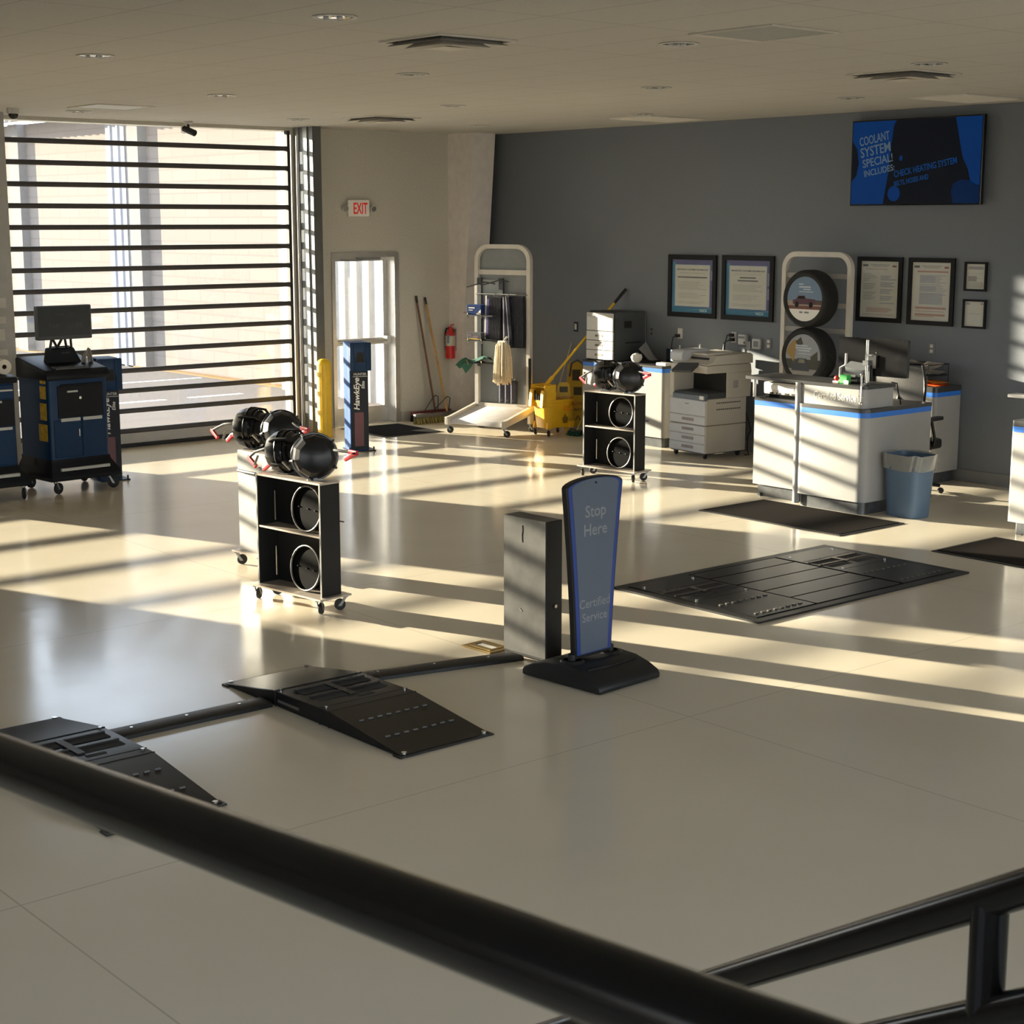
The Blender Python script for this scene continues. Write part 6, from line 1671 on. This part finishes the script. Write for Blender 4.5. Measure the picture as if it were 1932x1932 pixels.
def plug(label, y, z, pts):
    t = thing('power_plug', label, 'plug', (XW-0.012,y,z), 0, 'black power plugs')
    b = B(); b.box(-0.045,-0.025,-0.018,0,0.025,0.018); b.bevel(0.005,1).obj('plug_body', M_black, t)
    B().tube([(-0.04,0,0)]+pts,0.006,6).obj('cord', M_black, t)
plug('black plug in the outlet left of the copier', 13.13,1.237,[(-0.07,0.03,-0.02),(-0.07,0.05,-0.12),(-0.04,0.06,-0.25)])
plug('upper black plug above the copier', 12.30,1.287,[(-0.06,0.03,0.0),(-0.05,0.07,-0.10),(-0.03,0.09,-0.22)])
plug('lower black plug above the copier', 12.29,1.237,[(-0.07,0.02,-0.01),(-0.08,0.07,-0.04),(-0.08,0.08,-0.22)])
t = thing('wall_dispenser', 'cream wall box with little bottles above the copier', 'wall box', (XW,12.13,1.16), -PI/2)
b = B(); b.box(-0.055,-0.06,0.03,0.055,0,0.145); b.bevel(0.012,2).obj('housing', M_white, t)
B().box(-0.045,-0.0615,0.10,0.045,-0.06,0.125).obj('window', M_grey, t, smooth=0)
b = B(); b.cyl((0.045,-0.0605,0.055),(0.045,-0.064,0.055),0.012,10); b.obj('lock', M_dgrey, t)
for x in (0.065,0.095): B().cyl((x,-0.03,-0.01),(x,-0.03,0.07),0.011,8).obj('vial', M_white, t)
b = B(); b.box(0.05,-0.045,-0.012,0.11,0,-0.004); b.obj('shelf', M_white, t, smooth=0)
t = thing('thermostat', 'square white thermostat beside the cream wall box', 'thermostat', (XW,11.94,1.15), -PI/2)
b = B(); b.box(-0.06,-0.035,0,0.06,0,0.115); b.bevel(0.01,2).obj('housing', M_white, t)
B().box(-0.035,-0.0362,0.025,0.035,-0.035,0.09).obj('screen', M_grey, t, smooth=0)

# ------------------------------------------------------------------ railings round the landing where the viewer stands
def railing(name, label, pts, low, posts, r=0.0212):
    t = thing(name, label, 'railing', (posts[0][0][0],posts[0][0][1],0), 0, 'black tube railings')
    o = (posts[0][0][0],posts[0][0][1],0)
    B(o).tube(pts,r,20).obj('top_rail', M_rail, t)
    B(o).tube(low,r,20).obj('lower_rail', M_rail, t)
    for a,c in posts:
        B(o).tube([a,c],r,16).obj('post', M_rail, t)
        B(o).cyl((a[0],a[1],0.0),(a[0],a[1],0.012),0.05,16).obj('base_flange', M_rail, t)
    return t
z1 = lambda y: 2.103+(1.288-y)*0.101
R1 = [(0.52,y,z1(y)) for y in (-0.55,0.59,1.29,2.05)]
R1l = [(0.52,y,z1(y)-0.40) for y in (-0.5,0.59,1.29,2.0)]
railing('guard_railing','thick black guard railing crossing the bottom left foreground', R1, R1l, [((0.52,2.02,0.0),(0.52,2.02,z1(2.02)-0.01)),((0.52,-0.52,0.0),(0.52,-0.52,z1(-0.52)-0.01))])
def r2(y): 
    f_ = (y-1.024)/(1.547-1.024); return (1.662+0.122*f_, y, 1.747-0.338*f_)
R2 = [r2(y) for y in (0.55,1.024,1.547,2.2)]
R2l = [(x,y,z-0.155) for x,y,z in (r2(0.55),r2(1.024),r2(1.547),r2(2.2))]
p1 = r2(1.05); p2 = r2(2.15); p0 = r2(0.58)
railing('stair_railing','black sloping stair railing with a post in the bottom right foreground', R2, R2l, [((p1[0],p1[1],0.0),(p1[0],p1[1],p1[2]-0.005)),((p2[0],p2[1],0.0),(p2[0],p2[1],p2[2]-0.005)),((p0[0],p0[1],0.0),(p0[0],p0[1],p0[2]-0.005))], 0.0235)
struct(B().box(-3.0,-2.0,0,0.45,0.5,1.05).obj('floor_landing', mat('landing_concrete',(0.40,0.38,0.34),0.8), smooth=0))
bpy.context.view_layer.update()
